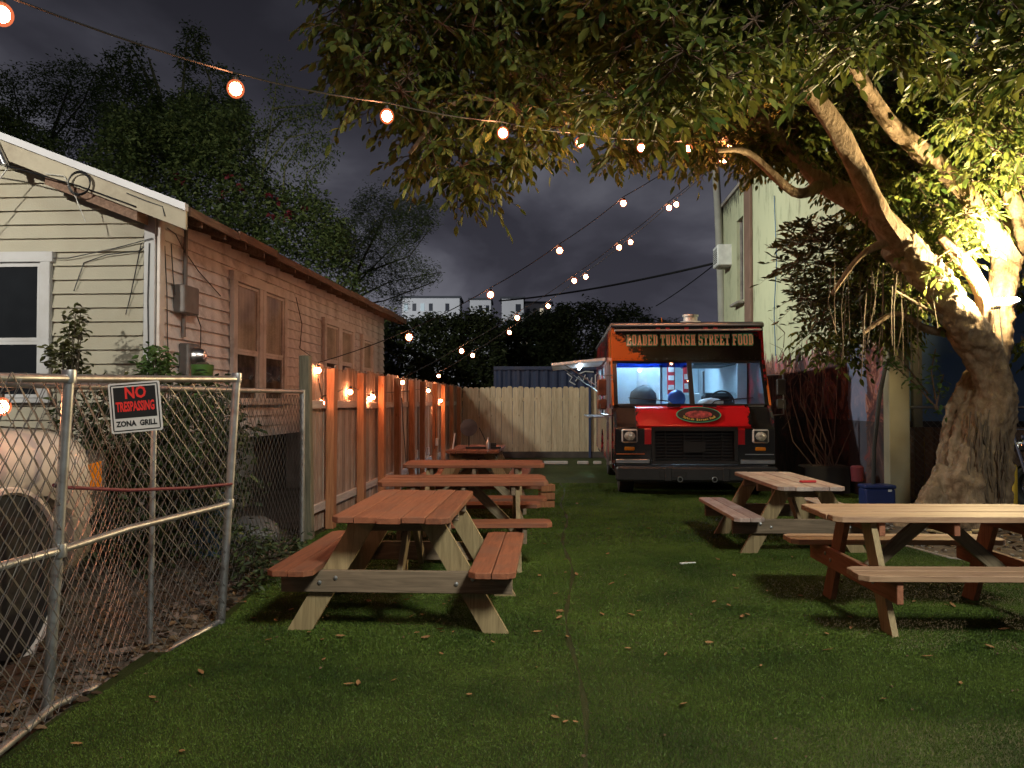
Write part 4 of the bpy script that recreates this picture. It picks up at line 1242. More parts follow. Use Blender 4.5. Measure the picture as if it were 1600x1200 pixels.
# ------------------------------------------------------------------ picnic tables
def picnic_table(label, loc, rotz, L_=1.48, W=.72, H=.75, HB=.43, spread=.62, nplank=5, top='red_stain', leg='pine_z', beam='grey_beam', seed=0, benches=(True, True), kx=1.0, benchout=.75, notch=None, legs=None):
    rd = random.Random(seed)
    T = thing('picnic_table', label, 'picnic table', loc, rotz, 'picnic tables on the turf')
    pw = W / nplank
    th = .038
    key = ('plank', top, round(L_, 3), round(pw, 3))
    def plank_mesh(wd, ll, ca, cb, m):
        # one board with clipped outer corners when it is an edge board
        h = ll / 2; w_ = wd / 2 - .003; c = .045
        poly = [(-h + (c if ca else 0), -w_), (h - (c if ca else 0), -w_)] + ([(h, -w_ + c)] if ca else []) + ([(h, w_ - c)] if cb else []) + [(h - (c if cb else 0), w_), (-h + (c if cb else 0), w_)] + ([(-h, w_ - c)] if cb else []) + ([(-h, -w_ + c)] if ca else [])
        bm_ = MB().prism(poly, th, 'Z').mesh('plank', m)
        bm = bmesh.new(); bm.from_mesh(bm_)
        es = [e_ for e_ in bm.edges if abs(e_.verts[0].co.z - e_.verts[1].co.z) < 1e-5]
        bmesh.ops.bevel(bm, geom=es, offset=.004, segments=1, affect='EDGES')
        bm.to_mesh(bm_); bm.free()
        return bm_
    tp = bpy.data.objects.new('tabletop', None); C.objects.link(tp); tp.parent = T
    ms = {}
    for k in range(nplank):
        y = -W / 2 + pw * (k + .5)
        ca = k == 0; cb = k == nplank - 1
        kk = (ca, cb)
        if kk not in ms: ms[kk] = plank_mesh(pw, L_, ca, cb, M[top])
        dx = rd.uniform(-.008, .008)
        if notch == k: dx += .03
        link('plank', ms[kk], tp, (dx, y, H - th / 2 + rd.uniform(-.002, .002)), (rd.uniform(-.006, .006), 0, 0))
    for s in (-1, 1):
        if not benches[0 if s < 0 else 1]: continue
        bn = bpy.data.objects.new('bench', None); C.objects.link(bn); bn.parent = T
        bw = .285 * kx
        for j in (0, 1):
            y = s * (benchout - bw) + s * bw * (.25 + .5 * j)
            ca = (s * (j * 2 - 1)) < 0
            kk = ('b', ca)
            if kk not in ms: ms[kk] = plank_mesh(bw / 2, L_, ca, not ca, M[top])
            link('plank', ms[kk], bn, (rd.uniform(-.006, .006), y, HB - th / 2), (0, 0, 0))
    xo = L_ / 2 - .27
    lz = H - th
    for s in (-1, 1):
        x = s * xo
        # cleat under the top
        piece('cleat', (.038, W - .06, .085), M[beam], T, (x - s * .040, 0, lz - .044))
        piece('cross_beam', (.038, 2 * benchout - .06, .135), M[beam], T, (x + s * .040, 0, HB - th - .069))
        for q in (-1, 1):
            yt, yb = q * (W * .28), q * spread
            hw = .078
            poly = [(yb - hw, 0), (yb + hw, 0), (yt + hw, lz - .001), (yt - hw, lz - .001)]
            lg = MB().prism(poly, .038, 'X')
            lg.build('leg', M[leg if legs is None else legs[(s, q)]], T, loc=(x, 0, 0))
        # bolts
        if ('bolt', s) not in _cache: _cache[('bolt', s)] = MB().lathe((0, 0, 0), [(.013, 0), (.013, s * .006), (.004, s * .009)], 8, 'X').mesh('bolt', M['steel'])
        for q in (-1, 1):
            for dd in (-.05, .05):
                yb_ = q * (spread - (spread - W * .28) * (HB - .1) / lz) + dd
                link('bolt', _cache[('bolt', s)], T, (x + s * .0605, yb_, HB - th - .06 + dd * .3))
        # diagonal brace from the cross beam up to the middle of the top
        a = Vector((x - s * .02, 0, HB - .16)); b = Vector((s * .05, 0, lz - .02))
        d = b - a; ang = math.atan2(d.z, abs(d.x))
        piece('brace', (d.length, .038, .085), M['grey_x'], T, (a + b) / 2, (0, -ang * (1 if d.x > 0 else -1) , 0))
    piece('cleat', (.038, W - .06, .085), M[beam], T, (0, 0, lz - .044))
    return T
M['grey_x'] = wood('grey_x', (.15, .115, .075), (.30, .235, .15), 'X', .75, pervar=.15)
picnic_table('nearest left picnic table, end to the camera, red stained top and pale legs', (-.69, 5.50, 0), PI / 2 + PI - .05, L_=1.50, W=.715, seed=1, notch=2)
picnic_table('red topped picnic table lying broadside behind the nearest left one', (-.44, 7.36, 0), .035 + PI, L_=1.50, H=.735, seed=2)
picnic_table('red topped picnic table lying broadside, second row from the near left one', (-.42, 9.10, 0), .01, L_=1.55, seed=3)
picnic_table('farthest picnic table, end on, dark red top with a dish and clutter on it', (-.50, 11.5, 0), PI / 2 - .06, L_=1.5, H=.78, seed=4)
picnic_table('small pale worn picnic table in front of the food truck at the right', (2.77, 8.15, 0), PI / 2 - .02, L_=1.62, W=.62, H=.655, HB=.37, spread=.52, nplank=4, top='worn_top', seed=5, kx=1.0, benchout=.71)
picnic_table('near right picnic table with tan boards, running out of the picture under the tree', (2.82, 5.38, 0), -.02, L_=1.56, W=.68, H=.71, HB=.43, spread=.50, top='tan_top', leg='pine_z', beam='red_beam', seed=6, legs={(-1, -1): 'pine_z', (-1, 1): 'red_leg', (1, -1): 'red_leg', (1, 1): 'red_leg'})

# clutter on the farthest table
t0 = thing('satellite_dish', 'pale round dish tilted on a thin stand on the farthest table', 'dish', (-.62, 11.5, .785))
MB().lathe((0, 0, .28), [(.001, -.0), (.07, .01), (.125, .03), (.127, .036), (.07, .016), (.001, .008)], 20, 'Y').build('dish', M['grey_bag'], t0, True, rot=(R(8), 0, R(12)))
MB().tube([(0, .03, .0), (0, .04, .3)], .01, 6).tube([(.15, 0, .28), (.28, -.03, .02)], .006, 5).build('stand', M['cable'], t0)
o = MB().box((0, 0, .012), (.9 * .55, .12, .024)).box((.12, .02, .05), (.12, .08, .05)).build('tray', M['matt_black'], None, loc=(-.40, 11.2, .785)); tag(o, 'low black tray lying on the farthest table', 'tray')
o = MB().lathe((0, 0, 0), [(.03, 0), (.032, .08), (.014, .12), (.013, .16)], 10).build('bottle', M['stainless'], None, True, loc=(-.33, 11.05, .785)); tag(o, 'small shiny bottle standing on the farthest table', 'bottle')
o = MB().tube([(0, 0, 0), (.03, 0, .22)], .011, 6).build('utensil', M['white_plastic'], None, loc=(-.82, 11.1, .785)); tag(o, 'white stick leaning upright on the farthest table', 'utensil')
o = MB().cbox((0, 0, .012), (.16, .05, .022), .006).build('sauce_packet', M['red_sign'], None, loc=(2.86, 7.75, .655), rot=(0, 0, .2)); tag(o, 'small red and white packet lying on the pale table top', 'packet')
# stacked timber offcuts near the second table and kerb pieces at the back
T = thing('timber_crate', 'short stack of brown timber blocks beside the end of the second table', 'timber', (.47, 10.9, 0), .1)
for k in range(3): piece('plank', (.20, .14, .09), M['fence_post'], T, (0, 0, .05 + k * .11), (0, 0, .1 * k))
for x, l_ in ((1.0, .55), (1.62, .25), (1.95, .18)):
    o = piece('kerb_block', (l_, .14, .07), M['concrete'], None, (x, 18.3, .05), ch=.01)
    tag(o, {.55: 'long pale concrete block on the turf by the back fence', .25: 'short pale concrete block between the long block and the truck', .18: 'smallest pale block beside the truck rear'}[l_], 'block', 'concrete blocks by the back fence')

# ------------------------------------------------------------------ food truck
def food_truck():
    T = thing('food_truck', 'black and red step van food truck with lit windscreen and open side awning', 'food truck', (2.73, 12.0, 0), -HEAD)
    hw = 1.19; Ltot = 6.4; ZR = 2.66
    # windscreen slope
    yb, yt, zb, zt = .28, .62, 1.385, 2.09
    # --- body shell panels
    # left side panels (with hatch opening y 2.2..4.4, z 1.2..2.1 ; cab door opening y .75..1.45)
    def panel(name, poly, x, mat, th=.04):
        return MB().prism(poly, th, 'X', (x, 0, 0)).build(name, mat, T)
    panel('side_panel', [(.02, .50), (.30, .50), (.32, 1.38), (.05, 1.20), (.0, .9)], -hw + .02, M['truck_side'])
    panel('side_panel', [(1.52, .42), (2.2, .42), (2.2, ZR - .02), (1.52, ZR - .02)], -hw + .02, M['truck_side'])
    panel('side_panel', [(2.203, .42), (3.2, .42), (3.3, .78), (3.55, .90), (3.9, .90), (4.15, .78), (4.25, .42), (4.4, .42), (4.4, 1.2), (2.203, 1.2)], -hw + .02, M['truck_side'])
    panel('side_panel', [(4.403, .42), (Ltot, .42), (Ltot, ZR - .02), (4.403, ZR - .02)], -hw + .02, M['truck_side'])
    panel('side_panel', [(2.203, 2.1), (4.4, 2.1), (4.4, ZR - .02), (2.203, ZR - .02)], -hw + .02, M['truck_side'])
    panel('side_panel', [(.62, 2.1), (1.517, 2.1), (1.517, ZR - .02), (.70, ZR - .02)], -hw + .02, M['truck_header'])
    panel('side_panel', [(.02, .50), (1.5, .50), (Ltot, .42), (Ltot, ZR - .02), (.70, ZR - .02), (.60, 2.1), (.30, 1.40), (.05, 1.20)], hw - .02, M['truck_side'])
    # cab door (sliding, closed) with chrome rail
    d = panel('cab_door', [(.34, .40), (1.45, .40), (1.45, 1.33), (.34, 1.33)], -hw + .0, M['truck_side'], .03)
    MB().box((-hw - .02, 1.40, .95), (.02, .02, .3)).build('handle', M['chrome'], d)
    MB().prism([(.60, 1.40), (1.40, 1.40), (1.40, 2.05), (.72, 2.05)], .012, 'X', (-hw + .01, 0, 0)).build('door_window', M['glass'], d)
    MB().box((-hw - .012, 1.485, 1.25), (.05, .055, 1.75)).build('door_rail', M['stainless'], T)
    MB().box((-hw - .006, .50, 1.15), (.03, .05, 1.3), None).build('grab_bar', M['stainless'], T)
    # rear, floor, roof
    MB().box((0, Ltot - .02, 1.53), (2 * hw - .09, .04, 2.2)).build('rear_panel', M['truck_side'], T)
    MB().box((0, 3.3, .40), (2 * hw - .05, 6.1, .10)).build('chassis', M['matt_black'], T)
    MB().prism([(.66, ZR - .04), (Ltot + .02, ZR - .04), (Ltot + .02, ZR), (Ltot - .06, ZR + .05), (.76, ZR + .05), (.66, ZR)], 2 * hw + .02, 'X').build('roof', M['black_paint'], T)
    MB().tube([(-hw, .66, ZR + .005), (hw, .66, ZR + .005)], .022, 8).tube([(-hw, .66, ZR + .005), (-hw, Ltot, ZR + .005)], .022, 8).build('roof_edge', M['stainless'], T, True)
    # header above the windscreen
    hd = MB().prism([(yt - .015, zt), (yt + .10, zt), (.80, ZR - .045), (.70, ZR - .045)], 2 * hw - .01, 'X')
    hd = hd.build('header', M['truck_header'], T)
    hn = math.atan2(.70 - yt + .015, ZR - .045 - zt)
    y_mid = (yt - .015 + .70) / 2; 
    fr = .62; yc = (yt - .015) + (.70 - yt + .015) * fr - .010; zc = zt + (ZR - .045 - zt) * fr
    SL = {
        'L': ([(.9, 2.6, 0, 8), (.3, 3.4, 7, 8), (.3, 5.7, 0, 1.1), (4.6, 5.7, 0, 2.6)], []),
        'O': ([(.4, 2.1, 1, 7), (3.9, 5.6, 1, 7), (1, 5, 6.9, 8), (1, 5, 0, 1.1)], []),
        'A': ([(2, 4, 2.2, 3.2), (0, 2.7, 0, 1), (3.3, 6, 0, 1)], [[(.6, 0), (2.1, 0), (3.8, 8), (2.3, 8)], [(3.9, 0), (5.4, 0), (3.7, 8), (2.3, 8)]]),
        'D': ([(.9, 2.6, 0, 8), (.3, 4.6, 7, 8), (.3, 4.6, 0, 1.1), (3.9, 5.6, 1, 7)], []),
        'E': ([(.9, 2.6, 0, 8), (.3, 5.5, 6.9, 8), (.3, 5.6, 0, 1.1), (2.6, 4.2, 3.5, 4.5), (4.6, 5.5, 5.7, 7), (4.7, 5.6, 1, 2.4)], []),
        'T': ([(.3, 5.7, 6.9, 8), (.3, 1.2, 5.5, 7), (4.8, 5.7, 5.5, 7), (2.15, 3.85, 0, 7), (1.3, 4.7, 0, 1)], []),
        'U': ([(.9, 2.5, 1, 8), (3.7, 5.2, 1, 8), (1.5, 4.7, 0, 1.1), (.2, 2.9, 7, 8), (3.2, 5.9, 7, 8)], []),
        'R': ([(.9, 2.6, 0, 8), (.3, 4.8, 7, 8), (3.9, 5.5, 4.6, 7.2), (2, 4.8, 3.8, 4.8), (.3, 3.1, 0, 1)], [[(3.0, 3.8), (4.5, 3.8), (6, 0), (4.3, 0)]]),
        'K': ([(.9, 2.6, 0, 8), (.3, 3.0, 7, 8), (.3, 3.0, 0, 1)], [[(2.4, 3.4), (3.3, 3.4), (5.8, 8), (4.2, 8)], [(2.8, 4.6), (4.2, 4.9), (6, 0), (4.3, 0)]]),
        'I': ([(2.15, 3.85, 0, 8), (1.3, 4.7, 7, 8), (1.3, 4.7, 0, 1)], []),
        'S': ([(.9, 5.2, 6.9, 8), (.5, 2.1, 4.4, 7.3), (1, 5, 3.6, 4.7), (3.9, 5.5, .8, 4.0), (.7, 5.1, 0, 1.1), (4.6, 5.5, 5.7, 7.3), (.5, 1.4, .8, 2.4)], []),
        'H': ([(.9, 2.5, 0, 8), (3.5, 5.1, 0, 8), (2, 4, 3.5, 4.6), (.2, 2.9, 7, 8), (3.1, 5.8, 7, 8), (.2, 2.9, 0, 1), (3.1, 5.8, 0, 1)], []),
        'F': ([(.9, 2.6, 0, 8), (.3, 5.5, 6.9, 8), (2.6, 4.2, 3.5, 4.5), (4.6, 5.5, 5.7, 7), (.3, 3.4, 0, 1)], []),
    }
    def slab(ch_, ex, zoff, mat):
        mb = MB(); boxes, polys = SL[ch_]; kx, kz = .0122, .0215
        for i_, (x0, x1, z0, z1) in enumerate(boxes):
            mb.add([((x - 3) * kx, zoff - .0002 * i_, (z - 4) * kz) for x, z in ((x0 - ex, z0 - ex * .7), (x1 + ex, z0 - ex * .7), (x1 + ex, z1 + ex * .7), (x0 - ex, z1 + ex * .7))], [(0, 1, 2, 3)])
        for i_, pl in enumerate(polys):
            sx_ = 1 if ex else 0
            for q_ in ((-ex, 0), (ex, 0)) if ex else ((0, 0),):
                mb.add([((x + q_[0] - 3) * kx, zoff - .0016 - .0002 * i_ - .0001 * (q_[0] > 0), (z - 4) * kz) for x, z in pl], [(0, 1, 2, 3)])
        return mb.mesh('letter', mat, recalc=False)
    txt = 'LOADED TURKISH STREET FOOD'; adv = 1.98 / (len(txt) - 2.1); xx = -.985 + .03; lm = {}
    for ch_ in txt:
        if ch_ == ' ': xx += adv * .42; continue
        a_ = adv * (.72 if ch_ == 'I' else 1)
        if ch_ not in lm: lm[ch_] = (slab(ch_, 0, -.006, M['truck_letter']), slab(ch_, .75, -.001, M['truck_green']))
        o = link('letter', lm[ch_][0], T, (xx + a_ / 2, yc - .012, zc), (-hn, 0, 0))
        link('outline', lm[ch_][1], o)
        xx += a_
    # small marker lights on header
    for x in (-.45, -.3, 0, .3, .45):
        MB().cbox((x, .69, ZR - .055), (.07, .03, .03), .008).build('marker_lamp', M['red_sign'], T)
    # windscreen frame
    def slant(xa, xb, f0, f1, th, mat, name, out=0.0):
        ya0, za0 = yb + (yt - yb) * f0, zb + (zt - zb) * f0
        ya1, za1 = yb + (yt - yb) * f1, zb + (zt - zb) * f1
        ny, nz_ = -(zt - zb), (yt - yb); l = math.hypot(ny, nz_); ny /= l; nz_ /= l
        vs = []
        for x in (xa, xb):
            for (y, z) in ((ya0, za0), (ya1, za1)):
                vs.append((x, y + ny * out, z + nz_ * out)); vs.append((x, y + ny * (out - th), z + nz_ * (out - th)))
        return MB().add(vs, [(0, 2, 3, 1), (4, 5, 7, 6), (0, 4, 6, 2), (1, 3, 7, 5), (0, 1, 5, 4), (2, 6, 7, 3)]).build(name, mat, T)
    slant(-hw + .01, -hw + .075, 0, 1, .06, M['black_paint'], 'pillar')
    slant(hw - .075, hw - .01, 0, 1, .06, M['black_paint'], 'pillar')
    slant(-.012, .058, 0, 1, .06, M['matt_black'], 'pillar', .004)
    slant(-hw + .076, -.013, .965, 1, .05, M['matt_black'], 'windscreen_frame'); slant(.059, hw - .076, .965, 1, .05, M['matt_black'], 'windscreen_frame')
    slant(-hw + .076, -.013, 0, .03, .05, M['matt_black'], 'windscreen_frame'); slant(.059, hw - .076, 0, .03, .05, M['matt_black'], 'windscreen_frame')
    slant(-hw + .076, -.013, .031, .964, .006, M['glass'], 'windscreen', -.02); slant(.059, hw - .076, .031, .964, .006, M['glass'], 'windscreen', -.02)
    slant(-hw + .078, -.015, .85, .963, .003, M['sun_strip'], 'sun_strip', -.012)
    MB().prism([(yb - .02, zb - .0), (yt + .02, zt), (yt + .05, zt), (yb + .01, zb)], .03, 'X', (-hw + .0, 0, 0)).build('orange_edge', M['orange_trim'], T)
    MB().prism([(yb - .02, zb - .0), (yt + .02, zt), (yt + .05, zt), (yb + .01, zb)], .03, 'X', (hw - .0, 0, 0)).build('orange_edge', M['orange_trim'], T)
    # cowl and sloping bonnet
    MB().prism([(-.02, 1.075), (.0, 1.10), (.22, 1.34), (.30, 1.384), (.34, 1.384), (.34, 1.0), (.0, 1.0)], 1.72, 'X').build('bonnet', M['truck_hood'], T)
    for s in (-1, 1):
        MB().prism([(.03, 1.04), (.06, 1.10), (.26, 1.34), (.32, 1.384), (.34, 1.384), (.34, .98), (.03, .98)], .325, 'X', (s * 1.0235, 0, 0)).build('bonnet_shoulder', M['black_paint'], T)
    # nose: two wings round the grille
    for s in (-1, 1):
        MB().prism([(-.03, .50), (-.03, 1.02), (.0, 1.05), (.34, 1.05), (.34, .50)], .54, 'X', (s * .91, 0, 0)).build('wing', M['black_paint'], T)
        MB().prism([(-.034, .80), (-.034, 1.02), (-.004, 1.055), (.03, 1.055), (.03, .80)], .10, 'X', (s * .69, 0, 0)).build('wing_stripe', M['truck_red'], T)
        # headlamp
        h = MB().cbox((s * .965, -.045, .925), (.24, .05, .205), .024).build('headlamp', M['lamp_rim'], T)
        MB().cbox((s * .965, -.072, .925), (.200, .010, .165), .004).build('lamp_gap', M['cab_dark'], h)
        MB().ico((s * .965, -.070, .925), .088, 2, (1, .28, .84)).build('lens', M['lens'], h, True)
        MB().cbox((s * .965, -.04, .735), (.15, .03, .055), .01).build('indicator', M['amber'], T)
        MB().box((s * .95, -.04, .655), (.42, .02, .012)).build('trim_line', M['orange_trim'] if s < 0 else M['stainless'], T)
        MB().cbox((s * .92, -.05, .545), (.50, .03, .065), .008).build('chrome_strip', M['stainless'], T)
    # grille
    g = MB()
    g.box((0, -.01, 1.03), (1.27, .06, .06)); g.box((0, -.01, .53), (1.27, .06, .05)); g.box((-.61, -.01, .78), (.05, .06, .44)); g.box((.61, -.01, .78), (.05, .06, .44))
    g = g.build('grille', M['matt_black'], T)
    MB().box((0, .10, .78), (1.2, .02, .46)).build('radiator', M['cab_dark'], g)
    for k in range(9): piece('bar', (1.16, .02, .016), M['black_bar'], g, (0, .02, .58 + k * .047), ch=.003)
    for x in (-.42, -.14, .14, .42): piece('upright', (.02, .025, .43), M['black_bar'], g, (x, .035, .78), ch=.003)
    MB().box((.0, .0, .76), (.32, .02, .16)).build('number_plate', M['matt_black'], g)
    # bumper
    MB().cbox((0, -.16, .37), (2.36, .16, .22), .03).build('bumper', M['bumper'], T)
    MB().cbox((-.35, -.246, .37), (.4, .01, .10), .01).build('plate_holder', M['matt_black'], T)
    # emblem
    eb = MB().lathe((0, 0, 0), [(.0001, .0), (.30, .0), (.30, .012), (.0001, .014)], 32, 'Y')
    ang = math.atan2(.22, .24)
    nv = Vector((0, -math.sin(ang + PI / 2 - PI / 2), 0))
    E = bpy.data.objects.new('emblem', None); C.objects.link(E); E.parent = T
    E.location = (.08, .095, 1.235); E.rotation_euler = (-math.atan2(.22, .25) , 0, 0)
    def disc(rx, rz, y, mat, name):
        mb = MB(); n = 40
        vs = [(0, y, 0)] + [(rx * math.cos(2 * PI * k / n), y, rz * math.sin(2 * PI * k / n)) for k in range(n)]
        mb.add(vs, [(0, 1 + k, 1 + (k + 1) % n) for k in range(n)]); return mb.build(name, mat, E, recalc=False)
    disc(.335, .155, -.012, M['truck_green'], 'rim'); disc(.318, .142, -.015, M['sign_black'], 'field'); disc(.20, .075, -.018, M['emblem_mid'], 'picture')
    def arc_text(s, rx, rz, a0, a1, size, flip=False):
        n = len(s)
        for i, ch_ in enumerate(s):
            if ch_ == ' ': continue
            a = a0 + (a1 - a0) * (i + .5) / n
            me = text_mesh(ch_, size, M['truck_letter_y'], .001, .0005)
            x, z = rx * math.cos(a), rz * math.sin(a)
            tx, tz = -rx * math.sin(a), rz * math.cos(a)
            if not flip: tx, tz = -tx, -tz
            o = link('letter', me, E, (x, -.021, z), (PI / 2, -math.atan2(tz, tx), 0))
    arc_text('Turkish Street Food', .255, .108, PI + .42, 2 * PI - .42, .058, True)
    # wipers
    for (x0, x1) in ((-.30, -.95), (.30, .95)):
        MB().tube([(x0, .20, 1.40), (x0 * 1.2, .27, 1.45), (x1, .34, 1.50)], [.014, .010, .006], 6).box((x0 * .9, .22, 1.385), (.20, .05, .05)).build('wiper', M['cable'], T)
    # mirrors
    for s in (-1, 1):
        m = MB().tube([(s * hw, .45, 1.85), (s * (hw + .20), .30, 1.85), (s * (hw + .20), .28, 1.25), (s * hw, .40, 1.22)], .012, 6).build('mirror_arm', M['stainless'], T, True)
        MB().cbox((s * (hw + .17), .30, 1.66), (.14, .05, .26), .02).build('mirror_head', M['matt_black'] if s > 0 else M['brown_mirror'], m)
        MB().cbox((s * (hw + .17), .30, 1.40), (.15, .05, .16), .02).build('spot_mirror', M['matt_black'] if s > 0 else M['brown_mirror'], m)
    # wheels
    def wheel(x, y):
        t = MB().lathe((x, y, .36), [(.20, -.10), (.34, -.11), (.365, -.07), (.365, .07), (.34, .11), (.20, .10)], 28, 'X').build('wheel', M['rubber'], T, True)
        MB().lathe((x, y, .36), [(.20, -.09), (.17, -.02), (.06, -.03), (.05, -.08), (.0001, -.085)], 20, 'X', cap=False).lathe((x, y, .36), [(.20, .09), (.17, .02), (.06, .03), (.05, .08), (.0001, .085)], 20, 'X', cap=False).build('rim', M['steel'], t, True)
    for y in (.62, 3.72):
        for s in (-1, 1): wheel(s * .98, y)
    # interior
    I = T
    MB().box((0, 3.2, .47), (2.28, 5.9, .02)).build('floor', M['stainless'], I)
    MB().box((0, 3.4, ZR - .09), (2.28, 5.7, .02)).build('ceiling_lining', M['cab_wall'], I)
    MB().box((-hw + .075, 1.86, 1.6), (.02, .64, 2.0)).build('inner_wall', M['cab_wall'], I)
    MB().box((-hw + .075, 5.3, 1.6), (.02, 1.8, 2.0)).build('inner_wall', M['cab_wall'], I)
    MB().box((hw - .075, 3.9, 1.6), (.02, 4.7, 2.0)).build('inner_wall', M['cab_wall'], I)
    MB().box((0, 6.25, 1.6), (2.2, .02, 2.0)).build('inner_wall', M['cab_wall'], I)
    # partition behind the cab with the open walk-through
    MB().box((-.72, 1.56, 1.55), (.82, .03, 2.0)).build('partition', M['cab_wall'], I)
    MB().box((.78, 1.56, 1.0), (.70, .03, 1.0)).build('partition', M['cab_wall'], I)
    MB().box((1.05, 1.56, 1.95), (.16, .03, 1.0)).build('partition', M['cab_wall'], I)
    MB().box((-.30, 1.53, 1.65), (.035, .03, 1.7)).build('partition_trim', M['stainless'], I)
    # kitchen fittings seen through the windscreen
    MB().cbox((.72, 3.0, 2.30), (.75, 1.6, .42), .02).build('extractor_hood', M['cab_dark'], I)
    MB().cbox((.78, 3.2, 1.15), (.60, 2.2, .9), .02).build('counter', M['stainless'], I)
    MB().cbox((-.80, 4.8, 1.15), (.60, 1.6, .9), .02).build('fridge', M['white_plastic'], I)
    MB().cbox((.46, 2.0, 1.72), (.05, .3, .5), .01).build('shelf', M['stainless'], I)
    MB().cbox((.12, 1.50, 1.82), (.12, .03, .46), .01).build('red_notice', M['red_sign'], I)
    for z in (1.70, 1.86): MB().cbox((.12, 1.478, z), (.09, .01, .09), .01).build('white_notice', M['white_plastic'], I)
    MB().cbox((-.14, 1.50, 1.82), (.13, .03, .52), .01).build('red_notice', M['red_sign'], I)
    for z in (1.68, 1.84, 1.98): MB().cbox((-.14, 1.478, z), (.10, .01, .08), .01).build('white_notice', M['white_plastic'], I)
    # seats, steering wheel, bag
    MB().cbox((.55, 1.15, 1.22), (.5, .14, .72), .06).build('driver_seat', M['cab_dark'], I)
    MB().cbox((.55, .95, .9), (.5, .5, .16), .05).build('driver_seat', M['cab_dark'], I)
    MB().ico((-.66, 1.0, 1.48), .23, 2, (1.0, .8, 1.0)).build('seat_cover', M['seat_grey'], I, True)
    MB().ico((-.16, .72, 1.48), .17, 2, (.85, .6, .9), .03).build('blue_bag', M['blue_bag'], I, True)
    MB().torus((.55, .72, 1.42), .19, .014, 24, 6, 'Y').box((.55, .72, 1.42), (.36, .02, .03)).build('steering_wheel', M['cab_dark'], I, True, )
    MB().prism([(.30, 1.20), (.30, 1.385), (.52, 1.40), (.60, 1.20)], 2.2, 'X').build('dashboard', M['cab_wall'], I)
    MB().ico((.35, .55, 1.42), .13, 2, (1.6, .8, .6), .05).build('paper_pile', M['dash_paper'], I)
    MB().box((-.62, 1.52, 1.86), (.16, .02, .3)).build('poster', M['dash_paper'], I)
    # light fittings
    for y, l_ in ((2.2, .9), (4.0, 1.4)):
        MB().box((-.25, y, ZR - .115), (.10, l_, .022)).build('ceiling_lamp', M['tube_light'], I)
    MB().box((-.55, 1.15, ZR - .115), (.5, .10, .022)).build('ceiling_lamp', M['tube_light'], I)
    # hatch: frame, counter shelf, awning
    MB().box((-hw - .01, 3.3, 1.18), (.06, 2.22, .05)).box((-hw - .01, 2.19, 1.65), (.05, .05, .9)).box((-hw - .01, 4.41, 1.65), (.05, .05, .9)).build('hatch_frame', M['stainless'], T)
    MB().cbox((-hw - .18, 3.3, 1.165), (.34, 2.0, .025), .005).build('serving_shelf', M['stainless'], T)
    aw = MB().prism([(-hw - .02, 2.17), (-hw - .98, 2.085), (-hw - .98, 2.125), (-hw - .02, 2.225)], 2.3, 'Y', (0, 3.3, 0)).build('awning', M['white_plastic'], T)
    for y in (2.25, 4.35): MB().tube([(-hw - .75, y, 2.11), (-hw - .02, y, 1.62)], .012, 6).build('strut', M['stainless'], aw, True)
    MB().box((-hw - .45, 3.3, 2.095), (.05, 1.6, .022)).build('tube_lamp', M['awning_light'], aw)
    # vent on the roof
    MB().lathe((.25, 1.9, ZR + .05), [(.19, 0), (.19, .10), (.17, .12), (.12, .13), (.12, .20), (.14, .205), (.14, .235), (.0001, .24)], 20).build('roof_vent', M['vent_steel'], T, True)
    MB().tube([(-.25, 1.7, ZR + .04), (-.27, 1.7, ZR + .22)], .008, 5).build('antenna', M['orange_trim'], T)
    rv = MB()
    for k in range(26):
        rv.lathe((-1.15 + k * .092, .690, ZR - .075), [(.006, 0), (.006, -.004), (.0001, -.006)], 6, 'Y')
        rv.lathe((-1.15 + k * .092, yt - .012, zt + .03), [(.006, 0), (.006, -.004), (.0001, -.006)], 6, 'Y')
    rv.build('rivets', M['bumper'], T)['kind'] = 'stuff'
    MB().tube([(-.86, -.026, 1.03), (-.86, .24, 1.345)], .006, 5).build('seam', M['matt_black'], T)
    MB().tube([(.86, -.026, 1.03), (.86, .24, 1.345)], .006, 5).build('seam', M['matt_black'], T)
    for s in (-1, 1): MB().cbox((s * .42, -.262, .37), (.10, .03, .20), .01).build('overrider', M['bumper'], T)
    for s in (-1, 1): MB().torus((s * .25, -.27, .30), .035, .009, 12, 6, 'Y').build('tow_hook', M['stainless'], T, True)
    for (y, z, s) in ((1.75, 1.9, .22), (1.85, 1.5, .2)):
        MB().lathe((-hw - .004, y, z), [(.0001, -.003), (s, -.003), (s, .003)], 20, 'X').build('food_picture', M['orange_skin'], T)
M['truck_green'] = plain('sign_green', (.05, .42, .27), .4)
M['truck_letter'] = plain('sign_letter', (.86, .66, .58), .45, spec=.2)
M['truck_letter_y'] = plain('emblem_letter', (.65, .50, .10), .5)
M['truck_red'] = plain('truck_red', (.50, .010, .014), .22, coat=.5)
M['bumper'] = plain('bumper_black', (.02, .02, .021), .45, var=.2, scale=5)
M['black_bar'] = plain('grille_bar', (.012, .012, .013), .5)
M['emblem_mid'] = plain('emblem_picture', (.30, .05, .05), .5, var=.9, scale=18)
M['orange_skin'] = plain('food_print', (.55, .22, .11), .4, var=.4, scale=6)
M['brown_mirror'] = plain('mirror_back', (.20, .085, .05), .35, var=.5, scale=6)
M['seat_grey'] = plain('seat_cover_grey', (.07, .08, .10), .7)
M['dash_paper'] = plain('paper', (.60, .62, .66), .6)
M['vent_steel'] = plain('vent_aluminium', (.62, .60, .58), .35, .6)
food_truck()

